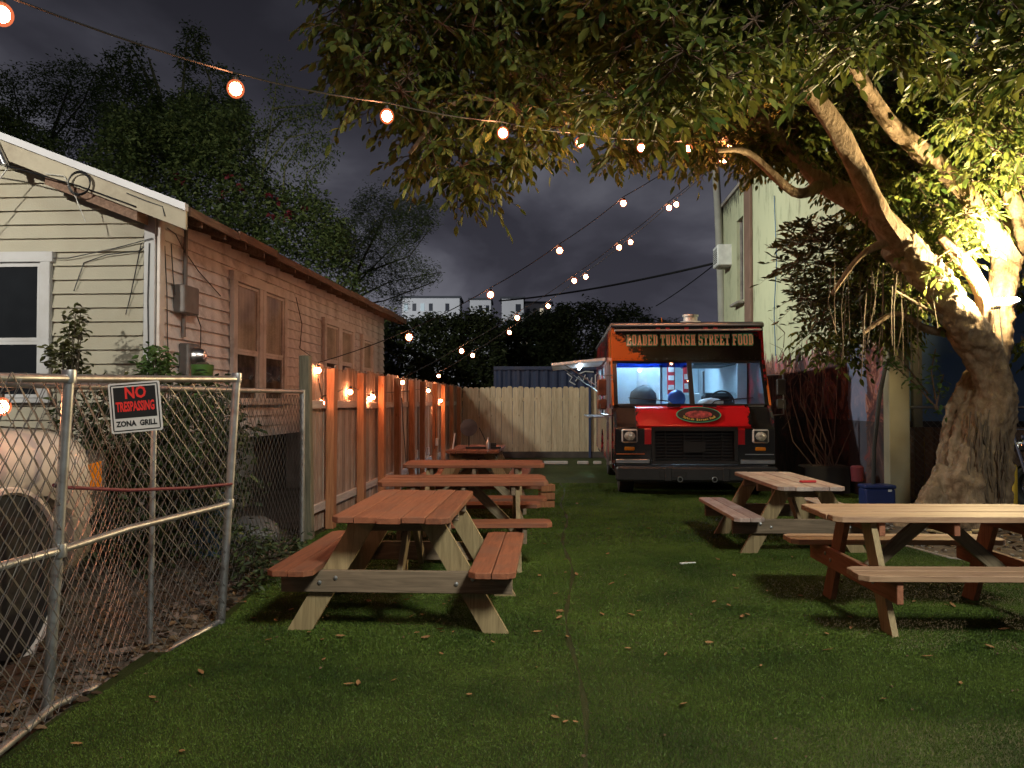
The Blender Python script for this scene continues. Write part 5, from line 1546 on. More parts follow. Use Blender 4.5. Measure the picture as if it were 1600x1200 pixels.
# ------------------------------------------------------------------ big painted wall on the right, utility pole, unit
def right_building():
    T = thing('warehouse', 'tall pale green stained warehouse wall with painted lower part beside the food truck', 'building', (5.22, 11.25, 0), -HEAD)
    W_ = 11.4; Hh = 6.9
    # wall with a narrow window opening (local: plane x=0 facing -x, y along)
    wy0, wy1, wz0, wz1 = 8.65, 9.4, 4.0, 6.1
    mb = MB()
    def wbox(y0, y1, z0, z1): mb.box((.15, (y0 + y1) / 2, (z0 + z1) / 2), (.30, y1 - y0, z1 - z0))
    wbox(0, wy0, 0, Hh); wbox(wy1, W_, 0, Hh); wbox(wy0 + .0, wy1 - .0, 0, wz0); wbox(wy0, wy1, wz1, Hh)
    mb.build('wall', M['mural'], T)
    MB().box((.12, W_ / 2, Hh + .04), (.36, W_ + .04, .08)).build('coping', M['concrete'], T)
    w_ = MB().box((.14, (wy0 + wy1) / 2, (wz0 + wz1) / 2), (.02, wy1 - wy0, wz1 - wz0)).build('window', M['dark_win'], T)
    mb = MB()
    for a, b_, c_, d_ in ((wy0 + .03, wy0 + .03, wz0, wz1), ((wy0 + wy1) / 2, (wy0 + wy1) / 2, wz0, wz1), (wy1 - .03, wy1 - .03, wz0, wz1)):
        mb.box((.10, a, (c_ + d_) / 2), (.05, .04, d_ - c_ - .002))
    mb.build('frame', M['concrete'], w_)
    # brown pilaster / downpipe
    MB().cbox((-.04, 7.95, 4.95), (.07, .62, 3.8), .01).build('pilaster', M['brown_stripe'], T)
    MB().cbox((-.10, 9.02, 3.92), (.16, .95, .06), .01).build('sill', M['concrete'], T)
    # end pilaster at the near corner
    MB().cbox((.13, -.12, 3.45), (.28, .2, 6.9), .01).build('corner_pilaster', M['pale_column'], T)
    # cable down the wall
    MB().tube([(-.03, 5.6, 5.8), (-.04, 5.4, 4.4), (-.05, 5.6, 3.3), (-.05, 5.5, 2.4)], .012, 5).build('cable', M['tarp'], T)
    return T
M['brown_stripe'] = plain('brown_paint', (.17, .10, .075), .8, var=.15, scale=3)
M['pale_column'] = plain('pale_render', (.24, .225, .16), .85, var=.15, scale=2, dirt=(.25, .16, .06), dirt_amt=.6)
right_building()
# air conditioner hung on the wall
T = thing('air_conditioner', 'white box air conditioner fixed to the far end of the stained wall', 'air conditioner', P(1131, 401, 21.6), -HEAD)
MB().cbox((0, 0, 0), (.46, .66, .56), .02).build('case', M['white_plastic'], T)
for k in range(8): piece('louvre', (.015, .50, .02), M['cab_dark'], T, (-.233, 0, -.18 + k * .05), ch=.003)
MB().box((.12, 0, -.29), (.5, .5, .04)).build('bracket', M['concrete'], T)
# utility pole
T = thing('utility_pole', 'slim pale utility pole rising at the far edge of the stained wall', 'pole', (0, 0, 0))
pb = P(1131, 600, 22.4); 
MB().tube([(pb.x + .05, 22.4, 0), P(1131, 600, 22.4), P(1127, 450, 22.4), P(1122, 330, 22.4), P(1117, 240, 22.4), P(1113, 160, 22.4)], [.13, .12, .11, .105, .10, .09], 10).build('pole', M['pole_wood'] if 'pole_wood' in M else M['concrete'], T, True)
def sag(a, b, s, n=14):
    a, b = Vector(a), Vector(b)
    return [a.lerp(b, i / n) - Vector((0, 0, s * 4 * (i / n) * (1 - i / n))) for i in range(n + 1)]
o = MB().tube(sag(P(1118, 411, 22.2), P(780, 470, 34), .15), .035, 6).build('power_line', M['cable']); tag(o, 'thick black power cable from the pole towards the far apartments', 'cable')
o = MB().tube(sag(P(1118, 412, 22.2), P(1025, 478, 30), .05), .018, 5).build('service_wire', M['cable']); tag(o, 'thin black wire dropping left from the pole toward dark trees', 'cable')

# navy wall building behind the tree
T = thing('navy_building', 'dark navy blue building wall behind the big tree', 'building', (5.8, 14.0, 0))
MB().box((6, .15, 3.4), (12, .3, 6.8)).build('wall', M['navy'], T)
for x in (1.25, 4.0): MB().cbox((x, -.06, 2.6), (.16, .10, 5.2), .01).build('post', M['pale_column'], T)
MB().box((6, -.04, .55), (11.9, .06, 1.1)).build('plinth', M['dark_skirt'], T)

# blue container beyond the back fence
T = thing('shipping_container', 'dark blue metal container behind the pale board fence', 'container', (-.55, 24, 0))
n = 40; mb = MB()
pts = []
for i in range(n + 1):
    x = i * .14; d = .0 if i % 2 else .035
    pts += [(x, d), (x + .07, d)]
V = []; Fc = []
for x, d in pts: V += [(x, d, .1), (x, d, 2.4)]
for i in range(len(pts) - 1): Fc.append((2 * i, 2 * i + 2, 2 * i + 3, 2 * i + 1))
mb.add(V, Fc); mb.build('corrugated_side', M['container'], T, recalc=False)
MB().box((2.9, 1.2, 1.25), (5.7, 2.3, 2.3)).build('body', M['container'], T)
MB().box((2.9, 0, 2.45), (5.8, .12, .10)).build('top_rail', M['container'], T)
mb = MB()
for pl in ([(0, .3), (.1, .45), (.22, .3), (.3, .5)], [(.35, .42), (.42, .25), (.5, .42), (.44, .02)], [(.6, .5), (.6, .05)], [(.6, .5), (.8, .48), (.8, .3), (.62, .28), (.85, .02)], [(.1, .52), (.3, .6), (.55, .58)], [(-.25, .55), (-.1, .42), (-.18, .3), (.0, .2)]):
    mb.tube([(x, 0, z) for x, z in pl], .018, 5)
mb.build('graffiti', M['chalk'], T, loc=(2.45, -.03, 1.75))

# apartments far away
def apartments(label, x0, x1, ytop, ybot, Y, seed, cols, rows):
    a = P(x0, ytop, Y); b = P(x1, ybot, Y)
    wd = b.x - a.x; top = a.z
    T = thing('apartment_building', label, 'building', (a.x, Y, 0), 0, 'apartment blocks on the skyline')
    MB().box((wd / 2, 4, top / 2), (wd, 8, top)).build('wall', M['facade'], T)
    MB().box((wd / 2, 4, top + .2), (wd + .6, 8.6, .4)).build('roof', M['facade_dark'], T)
    rd = random.Random(seed)
    fh = 3.0
    for i in range(cols):
        for j in range(rows):
            k = rd.random()
            m = M['lit_win'] if k < .22 else M['lit_win_cool'] if k < .36 else M['dark_win']
            piece('window', (wd / cols * .45, .1, 1.4), m, T, (wd * (i + .5) / cols, -.06, top - 1.7 - j * fh), ch=.01) if rd.random() < .62 else None
    return T
apartments('wide white far apartment block left of centre above the dark tree', 628, 718, 466, 500, 150, 3, 7, 6)
apartments('narrow grey far apartment block in the middle of the three', 734, 767, 469, 500, 152, 5, 3, 6)
apartments('stepped white far apartment block nearest the truck side', 784, 818, 467, 510, 149, 6, 2, 6)
apartments('low pale far apartment wing right of the tower', 820, 862, 474, 510, 156, 9, 4, 6)

# ------------------------------------------------------------------ string lights
def bulb_meshes():
    core = MB().ico((0, 0, -.055), .030, 3, (1, 1, 1.1)).mesh('bulb', M['bulb'], True)
    shell = MB().ico((0, 0, -.055), .044, 3, (1, 1, 1.1)).mesh('halo_shell', M['shell'], True)  # oversized shell that carries the painted halo
    sock = MB().lathe((0, 0, 0), [(.012, .012), (.017, .005), (.017, -.022), (.014, -.028)], 10).mesh('socket', M['socket'], True)
    return core, shell, sock
CORE, SHELL, SOCK = bulb_meshes()
def string(label, bulbs, ext0=None, ext1=None, sg=.05, drop=.03):
    """bulbs: list of world points of the bulb centres"""
    T = thing('string_lights', label, 'string lights', (0, 0, 0), 0, 'strings of warm bulbs over the lot')
    anchor = [Vector(b) + Vector((0, 0, .05 + drop)) for b in bulbs]
    path = ([Vector(ext0)] if ext0 is not None else []) + anchor + ([Vector(ext1)] if ext1 is not None else [])
    pts = []
    for a, b in zip(path, path[1:]):
        for i in range(5):
            t = i / 5; pts.append(a.lerp(b, t) - Vector((0, 0, sg * 4 * t * (1 - t) * (b - a).length * .5)))
    pts.append(path[-1])
    MB().tube(pts, .0055, 5).build('cable', M['cable'], T)
    for a in anchor:
        rz = random.uniform(0, 6)
        o = link('bulb', CORE, T, a - Vector((0, 0, drop)), (random.uniform(-.15, .15), random.uniform(-.15, .15), rz))
        link('socket', SOCK, o); link('halo_shell', SHELL, o)
    return T
A = [P(-150, -8, 2.6), P(2, 22, 3.2), P(367, 138, 4.1), P(604, 180, 5.0), P(784, 207, 5.9), P(906, 222, 6.9), P(1001, 230, 7.9), P(1075, 231, 8.8), P(1139, 230, 9.6), P(1189, 224, 10.2), P(1223, 215, 10.6)]
string('string of bulbs crossing from the upper left corner to the big tree', A, P(-400, -120, 2.0), P(1262, 200, 10.8), .03)
Bp = [P(975, 317, 9.9), P(875, 391, 9.6), P(767, 460, 9.25), P(640, 526, 8.95), P(497, 578, 8.75)]
string('string of bulbs from the tree down to the near end of the wooden fence', Bp, P(1115, 215, 10.4), None, .04)
Cp = [P(1135, 249, 10.9), P(1056, 319, 11.5), P(986, 378, 12.2), P(916, 432, 12.9), P(856, 478, 13.7), P(796, 519, 14.6), P(739, 555, 15.6), P(685, 587, 16.8)]
string('right of the paired bulb strings running from the tree to the far wooden fence', Cp, P(1200, 190, 10.6), None, .04)
Dp = [P(1128, 252, 10.7), P(1045, 324, 11.0), P(967, 386, 11.4), P(897, 438, 11.8), P(808, 496, 12.2), P(721, 548, 12.7), P(629, 597, 13.2)]
string('left of the paired bulb strings running from the tree to the fence middle', Dp, P(1190, 200, 10.5), None, .04)
Ep = [P(503, 629, 8.95), P(548, 612, 10.0), P(577, 623, 10.9), P(583, 620, 11.3), P(669, 610, 15.6), P(688, 626, 17.2), P(681, 632, 16.6)]
Ep = sorted(Ep, key=lambda p: p.y)
string('bulbs strung along the posts of the left wooden fence', Ep, P(497, 590, 8.8), None, .02, .02)
Fp = [P(1, 634, 4.0)]
string('single bulb hanging beside the white car behind the chain link', Fp, P(-60, 600, 3.7), P(40, 600, 4.3), .03, .02)
Hp = [P(1180, 153, 9.2), P(1079, 143, 9.6)]
string('two bulbs hanging in the leaves above the main limb', Hp, P(1230, 120, 9.4), P(1050, 120, 9.8), .03, .02)

# ------------------------------------------------------------------ big ficus tree
def chain3(pts):   # [(px,py,Y,r)...] -> smoothed path
    P3 = [P(a, b, y) for a, b, y, r in pts]; Rr = [q[3] for q in pts]
    out_p, out_r = [], []
    n = len(P3)
    for i in range(n - 1):
        p0, p1, p2, p3 = P3[max(i - 1, 0)], P3[i], P3[i + 1], P3[min(i + 2, n - 1)]
        for k in range(5):
            t = k / 5
            q = .5 * ((2 * p1) + (p2 - p0) * t + (2 * p0 - 5 * p1 + 4 * p2 - p3) * t * t + (3 * p1 - p0 - 3 * p2 + p3) * t ** 3)
            out_p.append(q); out_r.append(Rr[i] + (Rr[i + 1] - Rr[i]) * t)
    out_p.append(P3[-1]); out_r.append(Rr[-1])
    return out_p, out_r
def limb(mb, pts, n=14, lump=.06, seed=0):
    p, rr = chain3(pts)
    rd = random.Random(seed)
    b = len(mb.v)
    rr = [q * (1 + rd.uniform(-lump, lump)) for q in rr]
    mb.tube(p, rr, n)
    # knobbly surface: rings get low-frequency radial wobble
    ph = [rd.uniform(0, 6.28) for _ in range(4)]
    for i in range(len(p)):
        c = p[i]
        for k in range(n):
            idx = b + i * n + k
            v = Vector(mb.v[idx]); a = 2 * PI * k / n
            f = 1 + .10 * math.sin(2 * a + ph[0] + i * .35) + .07 * math.sin(3 * a + ph[1] - i * .25) + .03 * math.sin(5 * a + ph[2] + i * .6)
            mb.v[idx] = tuple(c + (v - c) * f)
def big_tree():
    base = (5.55, 9.75, 0)
    T = thing('ficus_tree', 'big ficus tree with twisted trunk and floodlit limbs spreading over the lot', 'tree', base)
    off = Vector(base)
    def fin(mb, name, mat, remesh=None):
        me = mb.mesh(name, mat, True)
        o = link(name, me, T, -off)
        return o
    # trunk: several fused stems, remeshed into one body
    mb = MB()
    limb(mb, [(1472, 850, 9.75, .20), (1480, 790, 9.75, .18), (1490, 715, 9.8, .17), (1507, 640, 9.85, .17), (1545, 570, 9.9, .20), (1558, 500, 9.95, .19)], 20, .05, 1)
    limb(mb, [(1538, 860, 9.6, .25), (1532, 790, 9.55, .22), (1545, 700, 9.5, .20), (1562, 630, 9.5, .19), (1545, 575, 9.55, .20), (1515, 525, 9.5, .22), (1478, 465, 9.4, .21), (1432, 410, 9.3, .19), (1400, 378, 9.2, .18)], 20, .05, 2)
    limb(mb, [(1510, 860, 9.4, .30), (1505, 780, 9.4, .24), (1520, 715, 9.42, .17), (1545, 655, 9.45, .13), (1560, 600, 9.5, .1)], 16, .08, 3)
    limb(mb, [(1560, 870, 9.7, .14), (1562, 790, 9.65, .13), (1568, 700, 9.6, .12), (1572, 640, 9.6, .12)], 14, .08, 4)
    limb(mb, [(1400, 828, 9.3, .05), (1432, 808, 9.4, .11), (1458, 775, 9.5, .16), (1480, 735, 9.6, .14)], 12, .08, 5)
    limb(mb, [(1525, 875, 9.0, .06), (1520, 820, 9.25, .13), (1515, 760, 9.35, .14), (1500, 710, 9.5, .08)], 12, .08, 6)
    limb(mb, [(1558, 520, 9.95, .19), (1567, 460, 9.95, .17), (1575, 400, 10, .16), (1590, 330, 10.05, .14), (1605, 240, 10.1, .12), (1615, 150, 10.2, .10)], 16, .05, 7)
    rd = random.Random(17)
    for q in range(15):
        x = rd.uniform(1485, 1558); Y = 9.34 + abs(x - 1525) * .004
        limb(mb, [(x + rd.uniform(-14, 14), 870, Y + .02, .05), (x + rd.uniform(-12, 12), 800, Y, .055), (x, 730, Y + .05, .05), (1530 + (x - 1530) * .65 + rd.uniform(-10, 10), 655, Y + .14, .045), (1540 + (x - 1530) * .4, 600, Y + .24, .03)], 8, .15, 60 + q)
    me = mb.mesh('trunk', M['bark'], True)
    tr = link('trunk', me, T, -off)
    rm = tr.modifiers.new('merge', 'REMESH'); rm.mode = 'VOXEL'; rm.voxel_size = .022; rm.use_smooth_shade = True
    sm = tr.modifiers.new('soften', 'SMOOTH'); sm.factor = .6; sm.iterations = 2
    tx = bpy.data.textures.new('bark_relief', 'CLOUDS'); tx.noise_scale = .11; tx.noise_depth = 5
    dm = tr.modifiers.new('relief', 'DISPLACE'); dm.texture = tx; dm.strength = .085; dm.mid_level = .5; dm.texture_coords = 'LOCAL'
    # limbs
    limbs = [
        [(1440, 420, 9.3, .17), (1405, 378, 9.2, .165), (1375, 335, 9.0, .13), (1340, 262, 8.8, .11), (1300, 190, 8.5, .095), (1255, 132, 8.2, .08), (1200, 60, 7.8, .06), (1130, -10, 7.4, .045)],
        [(1395, 360, 9.2, .14), (1345, 318, 9.3, .13), (1285, 285, 9.4, .12), (1240, 240, 9.3, .09), (1195, 190, 9.2, .075), (1165, 150, 9.0, .06), (1080, 120, 8.6, .05), (990, 95, 8.0, .045), (900, 75, 7.4, .04), (800, 60, 7.0, .03)],
        [(1575, 405, 10, .15), (1540, 345, 9.8, .13), (1500, 292, 9.6, .12), (1440, 238, 9.3, .105), (1390, 190, 9.0, .09), (1350, 130, 8.6, .075), (1310, 60, 8.2, .06), (1270, -30, 7.8, .05)],
        [(1590, 335, 10, .12), (1560, 240, 9.8, .08), (1560, 150, 9.4, .06), (1575, 60, 9, .05), (1560, -20, 8.6, .04)],
        [(1530, 530, 9.8, .12), (1538, 470, 9.6, .10), (1515, 420, 9.4, .085), (1495, 395, 9.3, .07), (1470, 370, 9.2, .04)],
        [(1280, 290, 9.3, .07), (1240, 300, 8.9, .05), (1170, 240, 8.6, .04), (1120, 235, 8.3, .025)],
        [(1010, 100, 8.1, .04), (960, 88, 7.6, .035), (850, 70, 7.0, .03), (800, 55, 6.8, .02)],
        [(880, 75, 7.3, .035), (790, 120, 7.0, .03), (700, 170, 6.8, .025), (640, 240, 6.7, .015)],
        [(1040, 110, 8.3, .04), (930, 140, 7.6, .03), (800, 200, 7.2, .02)],
        [(1350, 520, 9.1, .02), (1400, 490, 9.3, .03), (1450, 515, 9.6, .05), (1500, 520, 9.8, .07)],
        [(1300, 460, 9.0, .02), (1345, 400, 9.1, .035), (1400, 372, 9.2, .07)],
        [(1480, 500, 9.4, .03), (1440, 478, 9.2, .02), (1400, 455, 9.0, .01)],
    ]
    for i, l_ in enumerate(limbs):
        mb = MB(); limb(mb, l_, 12, .05, 20 + i); fin(mb, 'branch', M['bark'])
    # aerial roots on the trunk and below the limbs
    mb = MB(); rd = random.Random(3)
    for k in range(60):
        x = rd.uniform(1515, 1572); y0 = rd.uniform(640, 700); y1 = y0 + rd.uniform(50, 120)
        Y = 9.28 + rd.uniform(-.08, .05)
        mb.tube([P(x, y0, Y + .1), P(x + rd.uniform(-8, 8), (y0 + y1) / 2, Y), P(x + rd.uniform(-14, 10), y1, Y + .03)], rd.uniform(.004, .012), 5)
    for k in range(26):
        x = rd.uniform(1290, 1470); y0 = rd.uniform(395, 470); Y = rd.uniform(8.9, 9.4)
        mb.tube([P(x, y0, Y), P(x + rd.uniform(-6, 6), y0 + rd.uniform(30, 70), Y), P(x + rd.uniform(-10, 10), y0 + rd.uniform(80, 150), Y)], rd.uniform(.003, .006), 4)
    fin(mb, 'aerial_roots', M['root'])['kind'] = 'stuff'
    # crown, as the volume of the canopy over the lot
    left = [(520, -160), (515, 0), (540, 50), (530, 95), (548, 120), (580, 140), (600, 165), (650, 165), (668, 190), (655, 225), (650, 245), (680, 258), (705, 280), (728, 300), (752, 285), (770, 262), (800, 245), (850, 248), (875, 225), (905, 205), (925, 180), (985, 130), (1000, -160)]
    topd = [(930, -200), (935, 60), (945, 150), (985, 175), (1050, 165), (1100, 160), (1150, 115), (1220, 95), (1300, 80), (1400, 70), (1480, 90), (1560, 85), (1750, 110), (1750, -200)]
    mid = [(980, 150), (955, 210), (965, 250), (985, 230), (1040, 228), (1095, 240), (1150, 228), (1185, 250), (1215, 245), (1260, 250), (1290, 260), (1330, 320), (1370, 330), (1400, 380), (1440, 440), (1480, 440), (1510, 400), (1530, 350), (1570, 300), (1640, 280), (1700, 100), (1300, 60)]
    low = [(1330, 340), (1290, 400), (1310, 480), (1250, 520), (1290, 560), (1350, 540), (1400, 530), (1420, 480), (1480, 490), (1480, 420), (1420, 350)]
    lowd = [(1275, 345), (1240, 365), (1245, 400), (1225, 425), (1250, 440), (1250, 470), (1275, 510), (1310, 520), (1370, 490), (1375, 410), (1330, 350)]
    rightc = [(1560, 250), (1540, 330), (1585, 480), (1600, 560), (1750, 520), (1750, 200)]
    av = [(np.array(b_), .20) for b_ in A + Bp + Cp + Dp + Hp] + [(np.array(P(1567, 440, 9.3)), .5)]
    for b_ in A[4:] + Cp[:1] + Dp[:1] + Hp:
        b_ = np.array(b_); c_ = np.array([0, 0, CAMZ])
        for t_ in (.93, .86): av.append((c_ + (b_ - c_) * t_, .17))
    spray_crown('crown', [(left, 6.2, 8.2, 360, 6, 8)], .112, 'ficus_leaf', T, base, 31, av, .75)
    spray_crown('crown', [(topd, 5.4, 7.2, 470, 6, 8)], .118, 'ficus_leaf', T, base, 41, av, .45)
    spray_crown('crown', [(mid, 9.2, 12.0, 760, 6, 8), (rightc, 10.2, 11.6, 50, 6, 8), ([(1400, 90), (1600, 90), (1640, 250), (1570, 250), (1470, 170)], 8.2, 9.2, 32, 6, 8), ([(1060, 160), (1290, 150), (1260, 240), (1080, 225)], 9.0, 9.8, 60, 6, 8)], .112, 'ficus_leaf', T, base, 51, av, .7)
    spray_crown('crown', [(low, 9.7, 10.8, 70, 6, 8)], .105, 'ficus_leaf', T, base, 61, av, .7)
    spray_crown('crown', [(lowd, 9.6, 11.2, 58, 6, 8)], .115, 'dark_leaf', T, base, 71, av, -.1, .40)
big_tree()

# flood lamp on the trunk
fl = P(1567, 471, 9.30)
T = thing('flood_lamp', 'flat bright floodlight strapped to the tree trunk, shining up into the limbs', 'flood lamp', fl)
MB().cbox((0, .0, -.005), (.29, .22, .045), .015).build('housing', M['flood_edge'], T, rot=(R(-6), R(-3), 0))
MB().box((0, .0, .024), (.24, .17, .006)).build('led_panel', M['flood'], T, rot=(R(-6), R(-3), 0))
MB().box((0, .14, -.06), (.05, .12, .03)).build('bracket', M['matt_black'], T)
MB().tube([(.03, .12, -.05), (.05, .10, -.5), (.06, .12, -1.0)], .006, 5).tube([(-.04, .12, -.05), (-.03, .10, -.45)], .004, 5).build('power_cord', M['cable_white'], T)
ld = bpy.data.lights.new('flood_lamp_light', 'POINT'); ld.energy = FLOOD_W; ld.color = (1, .76, .40); ld.shadow_soft_size = .07
lo_ = bpy.data.objects.new('flood_lamp_light', ld); C.objects.link(lo_); lo_.parent = T; lo_.location = (-.02, -.06, .17)
fa = area_light('flood_lamp_panel_light', fl + Vector((-.02, -.03, .06)), fl + Vector((-1.1, -.30, 1.4)), .2, FLOOD_UP_W, (1, .76, .38))

# ------------------------------------------------------------------ background vegetation
def tree(name, label, cat, base, trunk_pts, polys, mat, size, seed, twigmat='dark_twig', droop=.3, branches=(), group=None, wr=.42, flowers=None):
    T = thing(name, label, cat, base, 0, group)
    off = Vector(base)
    mb = MB(); mb.tube([p for p, r_ in trunk_pts], [r_ for p, r_ in trunk_pts], 8)
    link('trunk', mb.mesh('trunk', M[twigmat], True), T, -off)
    if branches:
        mb = MB()
        for br in branches:
            mb.tube([p for p, r_ in br], [r_ for p, r_ in br], 6)
        link('branches', mb.mesh('branches', M[twigmat], True), T, -off)['kind'] = 'stuff'
    arr = []
    for i, (pl, y0, y1, nc, nl, rad) in enumerate(polys):
        a, _ = crown_pts(pl, y0, y1, nc, nl, rad, seed + i); arr.append(a)
    pts = np.concatenate(arr) - np.array([base])
    me = leaf_mesh('crown', pts, size, M[mat], droop=droop, seed=seed, wratio=wr)
    link('crown', me, T)['kind'] = 'stuff'
    if flowers:
        a, _ = crown_pts(*flowers, seed + 77)
        me = leaf_mesh('flowers', a - np.array([base]), size * 1.1, M['flower'], seed=seed, wratio=.8)
        link('flowers', me, T)['kind'] = 'stuff'
    return T
def spray_pts(path, n, rad, rd):
    out_ = []
    for _ in range(n):
        i = rd.randrange(len(path) - 1); t = rd.random()
        p = path[i].lerp(path[i + 1], t)
        out_.append((p.x + rd.gauss(0, rad), p.y + rd.gauss(0, rad), p.z + rd.gauss(0, rad) - rad * .6))
    return out_
# bougainvillea mass behind the roof
boug = [(150, 230), (180, 165), (240, 190), (290, 150), (330, 170), (385, 165), (380, 250), (405, 270), (440, 300), (500, 300), (520, 345), (540, 350), (555, 400), (560, 450), (620, 500), (500, 420), (400, 380), (300, 330), (200, 290), (120, 260)]
tree('bougainvillea_tree', 'dense bougainvillea covered tree with pink flowers rising behind the house roof', 'tree', (-8.0, 21.5, 0), [(Vector((-8, 21.5, 0)), .25), (Vector((-8.2, 21.5, 4)), .2), (Vector((-8, 21.8, 7)), .08)],
     [(boug, 20, 24.5, 900, 26, .42)], 'vine_leaf', .14, 101, flowers=([(360, 250), (440, 280), (500, 340), (470, 360), (330, 290), (250, 270)], 19.9, 21, 12, 5, .09))
uptree = [(165, 90), (210, 60), (232, 110), (250, 180), (285, 150), (280, 80), (295, 35), (318, 60), (322, 100), (350, 95), (385, 150), (385, 190), (330, 200), (300, 230), (200, 240), (150, 215), (150, 150)]
tree('ragged_tree', 'ragged dark tree with upright shoots above the house roof', 'tree', (-9.2, 25, 0), [(Vector((-9.2, 25, 0)), .25), (Vector((-9.5, 25, 5)), .2), (P(255, 220, 25), .12), (P(250, 150, 25), .07), (P(232, 90, 25), .03)],
     [(uptree, 24, 26.5, 330, 24, .34), ([(230, 150), (380, 150), (400, 260), (180, 260)], 24, 26, 600, 16, .3)], 'vine_leaf', .13, 111, 'pale_twig',
     branches=[[(P(262, 230, 25), .07), (P(285, 150, 25), .05), (P(292, 60, 25), .02)], [(P(256, 200, 25), .06), (P(225, 110, 25), .035), (P(205, 70, 25), .015)], [(P(300, 220, 25), .06), (P(330, 130, 25), .04), (P(300, 50, 25), .015)], [(P(260, 210, 25), .05), (P(190, 140, 25), .03), (P(160, 75, 25), .012)]])
dim = [(-60, 110), (60, 110), (110, 90), (160, 110), (170, 190), (140, 260), (60, 230), (-60, 190)]
tree('thin_tree', 'dim feathery tree at the far left above the roof edge', 'tree', (-17, 30, 0), [(Vector((-17, 30, 0)), .25), (P(60, 300, 30), .12), (P(85, 200, 30), .06), (P(110, 130, 30), .02)],
     [(dim, 29, 32, 380, 26, .45)], 'vine_leaf', .13, 121, branches=[[(P(70, 260, 30), .05), (P(30, 180, 30), .03), (P(20, 130, 30), .02)], [(P(80, 220, 30), .05), (P(130, 160, 30), .03), (P(150, 110, 30), .02)]])
tree('leafy_tree', 'olive green bushy tree at the left edge just above the white roof edge', 'tree', (-13.5, 22, 0), [(Vector((-13.5, 22, 0)), .2), (Vector((-13.5, 22, 6)), .15)],
     [([(-80, 140), (0, 160), (40, 195), (100, 230), (60, 260), (-80, 230)], 21, 23, 420, 14, .28)], 'vine_leaf', .13, 131)
# wispy shoots to the right of the mass
rd = random.Random(4)
T = thing('wispy_tree', 'thin wispy tree with drooping sprays against the sky left of centre', 'tree', (-6.4, 22, 0))
off = Vector((-6.4, 22, 0)); mb = MB(); lp = []
paths = [[(400, 330), (415, 240), (430, 150), (435, 85)], [(425, 170), (470, 165), (520, 160)], [(405, 290), (395, 240), (400, 200)], [(415, 260), (450, 215), (500, 205), (515, 225)], [(440, 330), (445, 260), (470, 225), (495, 230)],
         [(410, 220), (440, 190), (480, 180), (525, 175)], [(470, 330), (480, 270), (520, 240)], [(380, 300), (375, 220), (420, 190)]]
for pp in paths:
    v = [P(a, b, 22 + rd.uniform(-.5, .5)) for a, b in pp]
    mb.tube(v, [.035 - .03 * i / (len(v) - 1) for i in range(len(v))], 5)
    lp += spray_pts(v, 420, .17, rd)
tv = MB().tube([Vector((-6.4, 22, 0)), Vector((-6.6, 22, 4)), P(405, 330, 22)], [.12, .09, .04], 8)
link('trunk', tv.mesh('trunk', M['pale_twig'], True), T, -off)
link('branches', mb.mesh('branches', M['pale_twig'], True), T, -off)
link('crown', leaf_mesh('crown', np.array(lp) - np.array([off]), .10, M['vine_leaf'], droop=.8, seed=12), T)['kind'] = 'stuff'
# feathery tree with bare branches above the eave, left of centre
feath = [(540, 330), (580, 290), (640, 310), (690, 320), (670, 360), (640, 380), (655, 410), (690, 425), (650, 450), (620, 480), (560, 440), (520, 380)]
tree('feathery_tree', 'sparse dark feathery tree reaching out beyond the roof eave', 'tree', (-6.6, 30, 0), [(Vector((-6.6, 30, 0)), .25), (P(540, 500, 30), .12), (P(560, 420, 30), .06), (P(600, 340, 30), .02)],
     [(feath, 28.5, 31.5, 420, 34, .42)], 'vine_leaf', .13, 141, branches=[[(P(545, 470, 30), .04), (P(610, 440, 30), .02), (P(690, 425, 30), .015)], [(P(550, 450, 30), .04), (P(620, 380, 30), .02), (P(680, 325, 30), .015)], [(P(560, 430, 30), .05), (P(640, 400, 30), .02), (P(670, 360, 30), .015)], [(P(545, 480, 30), .06), (P(600, 470, 30), .025), (P(680, 440, 30), .02)]], wr=.2)
# dark trees in the middle distance
tree('dark_tree', 'dark rounded tree behind the far end of the wooden fence', 'tree', (-2.9, 27, 0), [(Vector((-2.9, 27, 0)), .2), (Vector((-2.9, 27, 3)), .1)],
     [([(560, 500), (600, 492), (640, 502), (660, 494), (720, 496), (760, 486), (778, 500), (784, 600), (780, 640), (560, 640)], 25.5, 28, 1700, 16, .30)], 'under_leaf', .16, 151)
tree('dark_tree', 'blue grey dark tree between the fence corner and the container', 'tree', (1.2, 33, 0), [(Vector((1.2, 33, 0)), .25), (Vector((1.2, 33, 4)), .1)],
     [([(775, 520), (810, 497), (850, 490), (890, 480), (895, 600), (770, 610)], 31.5, 34.5, 900, 16, .36)], 'far_leaf', .20, 161)
tree('dark_tree', 'broad dark tree with rounded tops left of the truck roof', 'tree', (3.4, 32, 0), [(Vector((3.4, 32, 0)), .25), (Vector((3.4, 32, 4)), .1)],
     [([(860, 500), (880, 480), (920, 474), (960, 482), (1000, 482), (1015, 500), (1080, 510), (1110, 600), (860, 610)], 30.5, 33.5, 1400, 14, .36)], 'under_leaf', .17, 171)
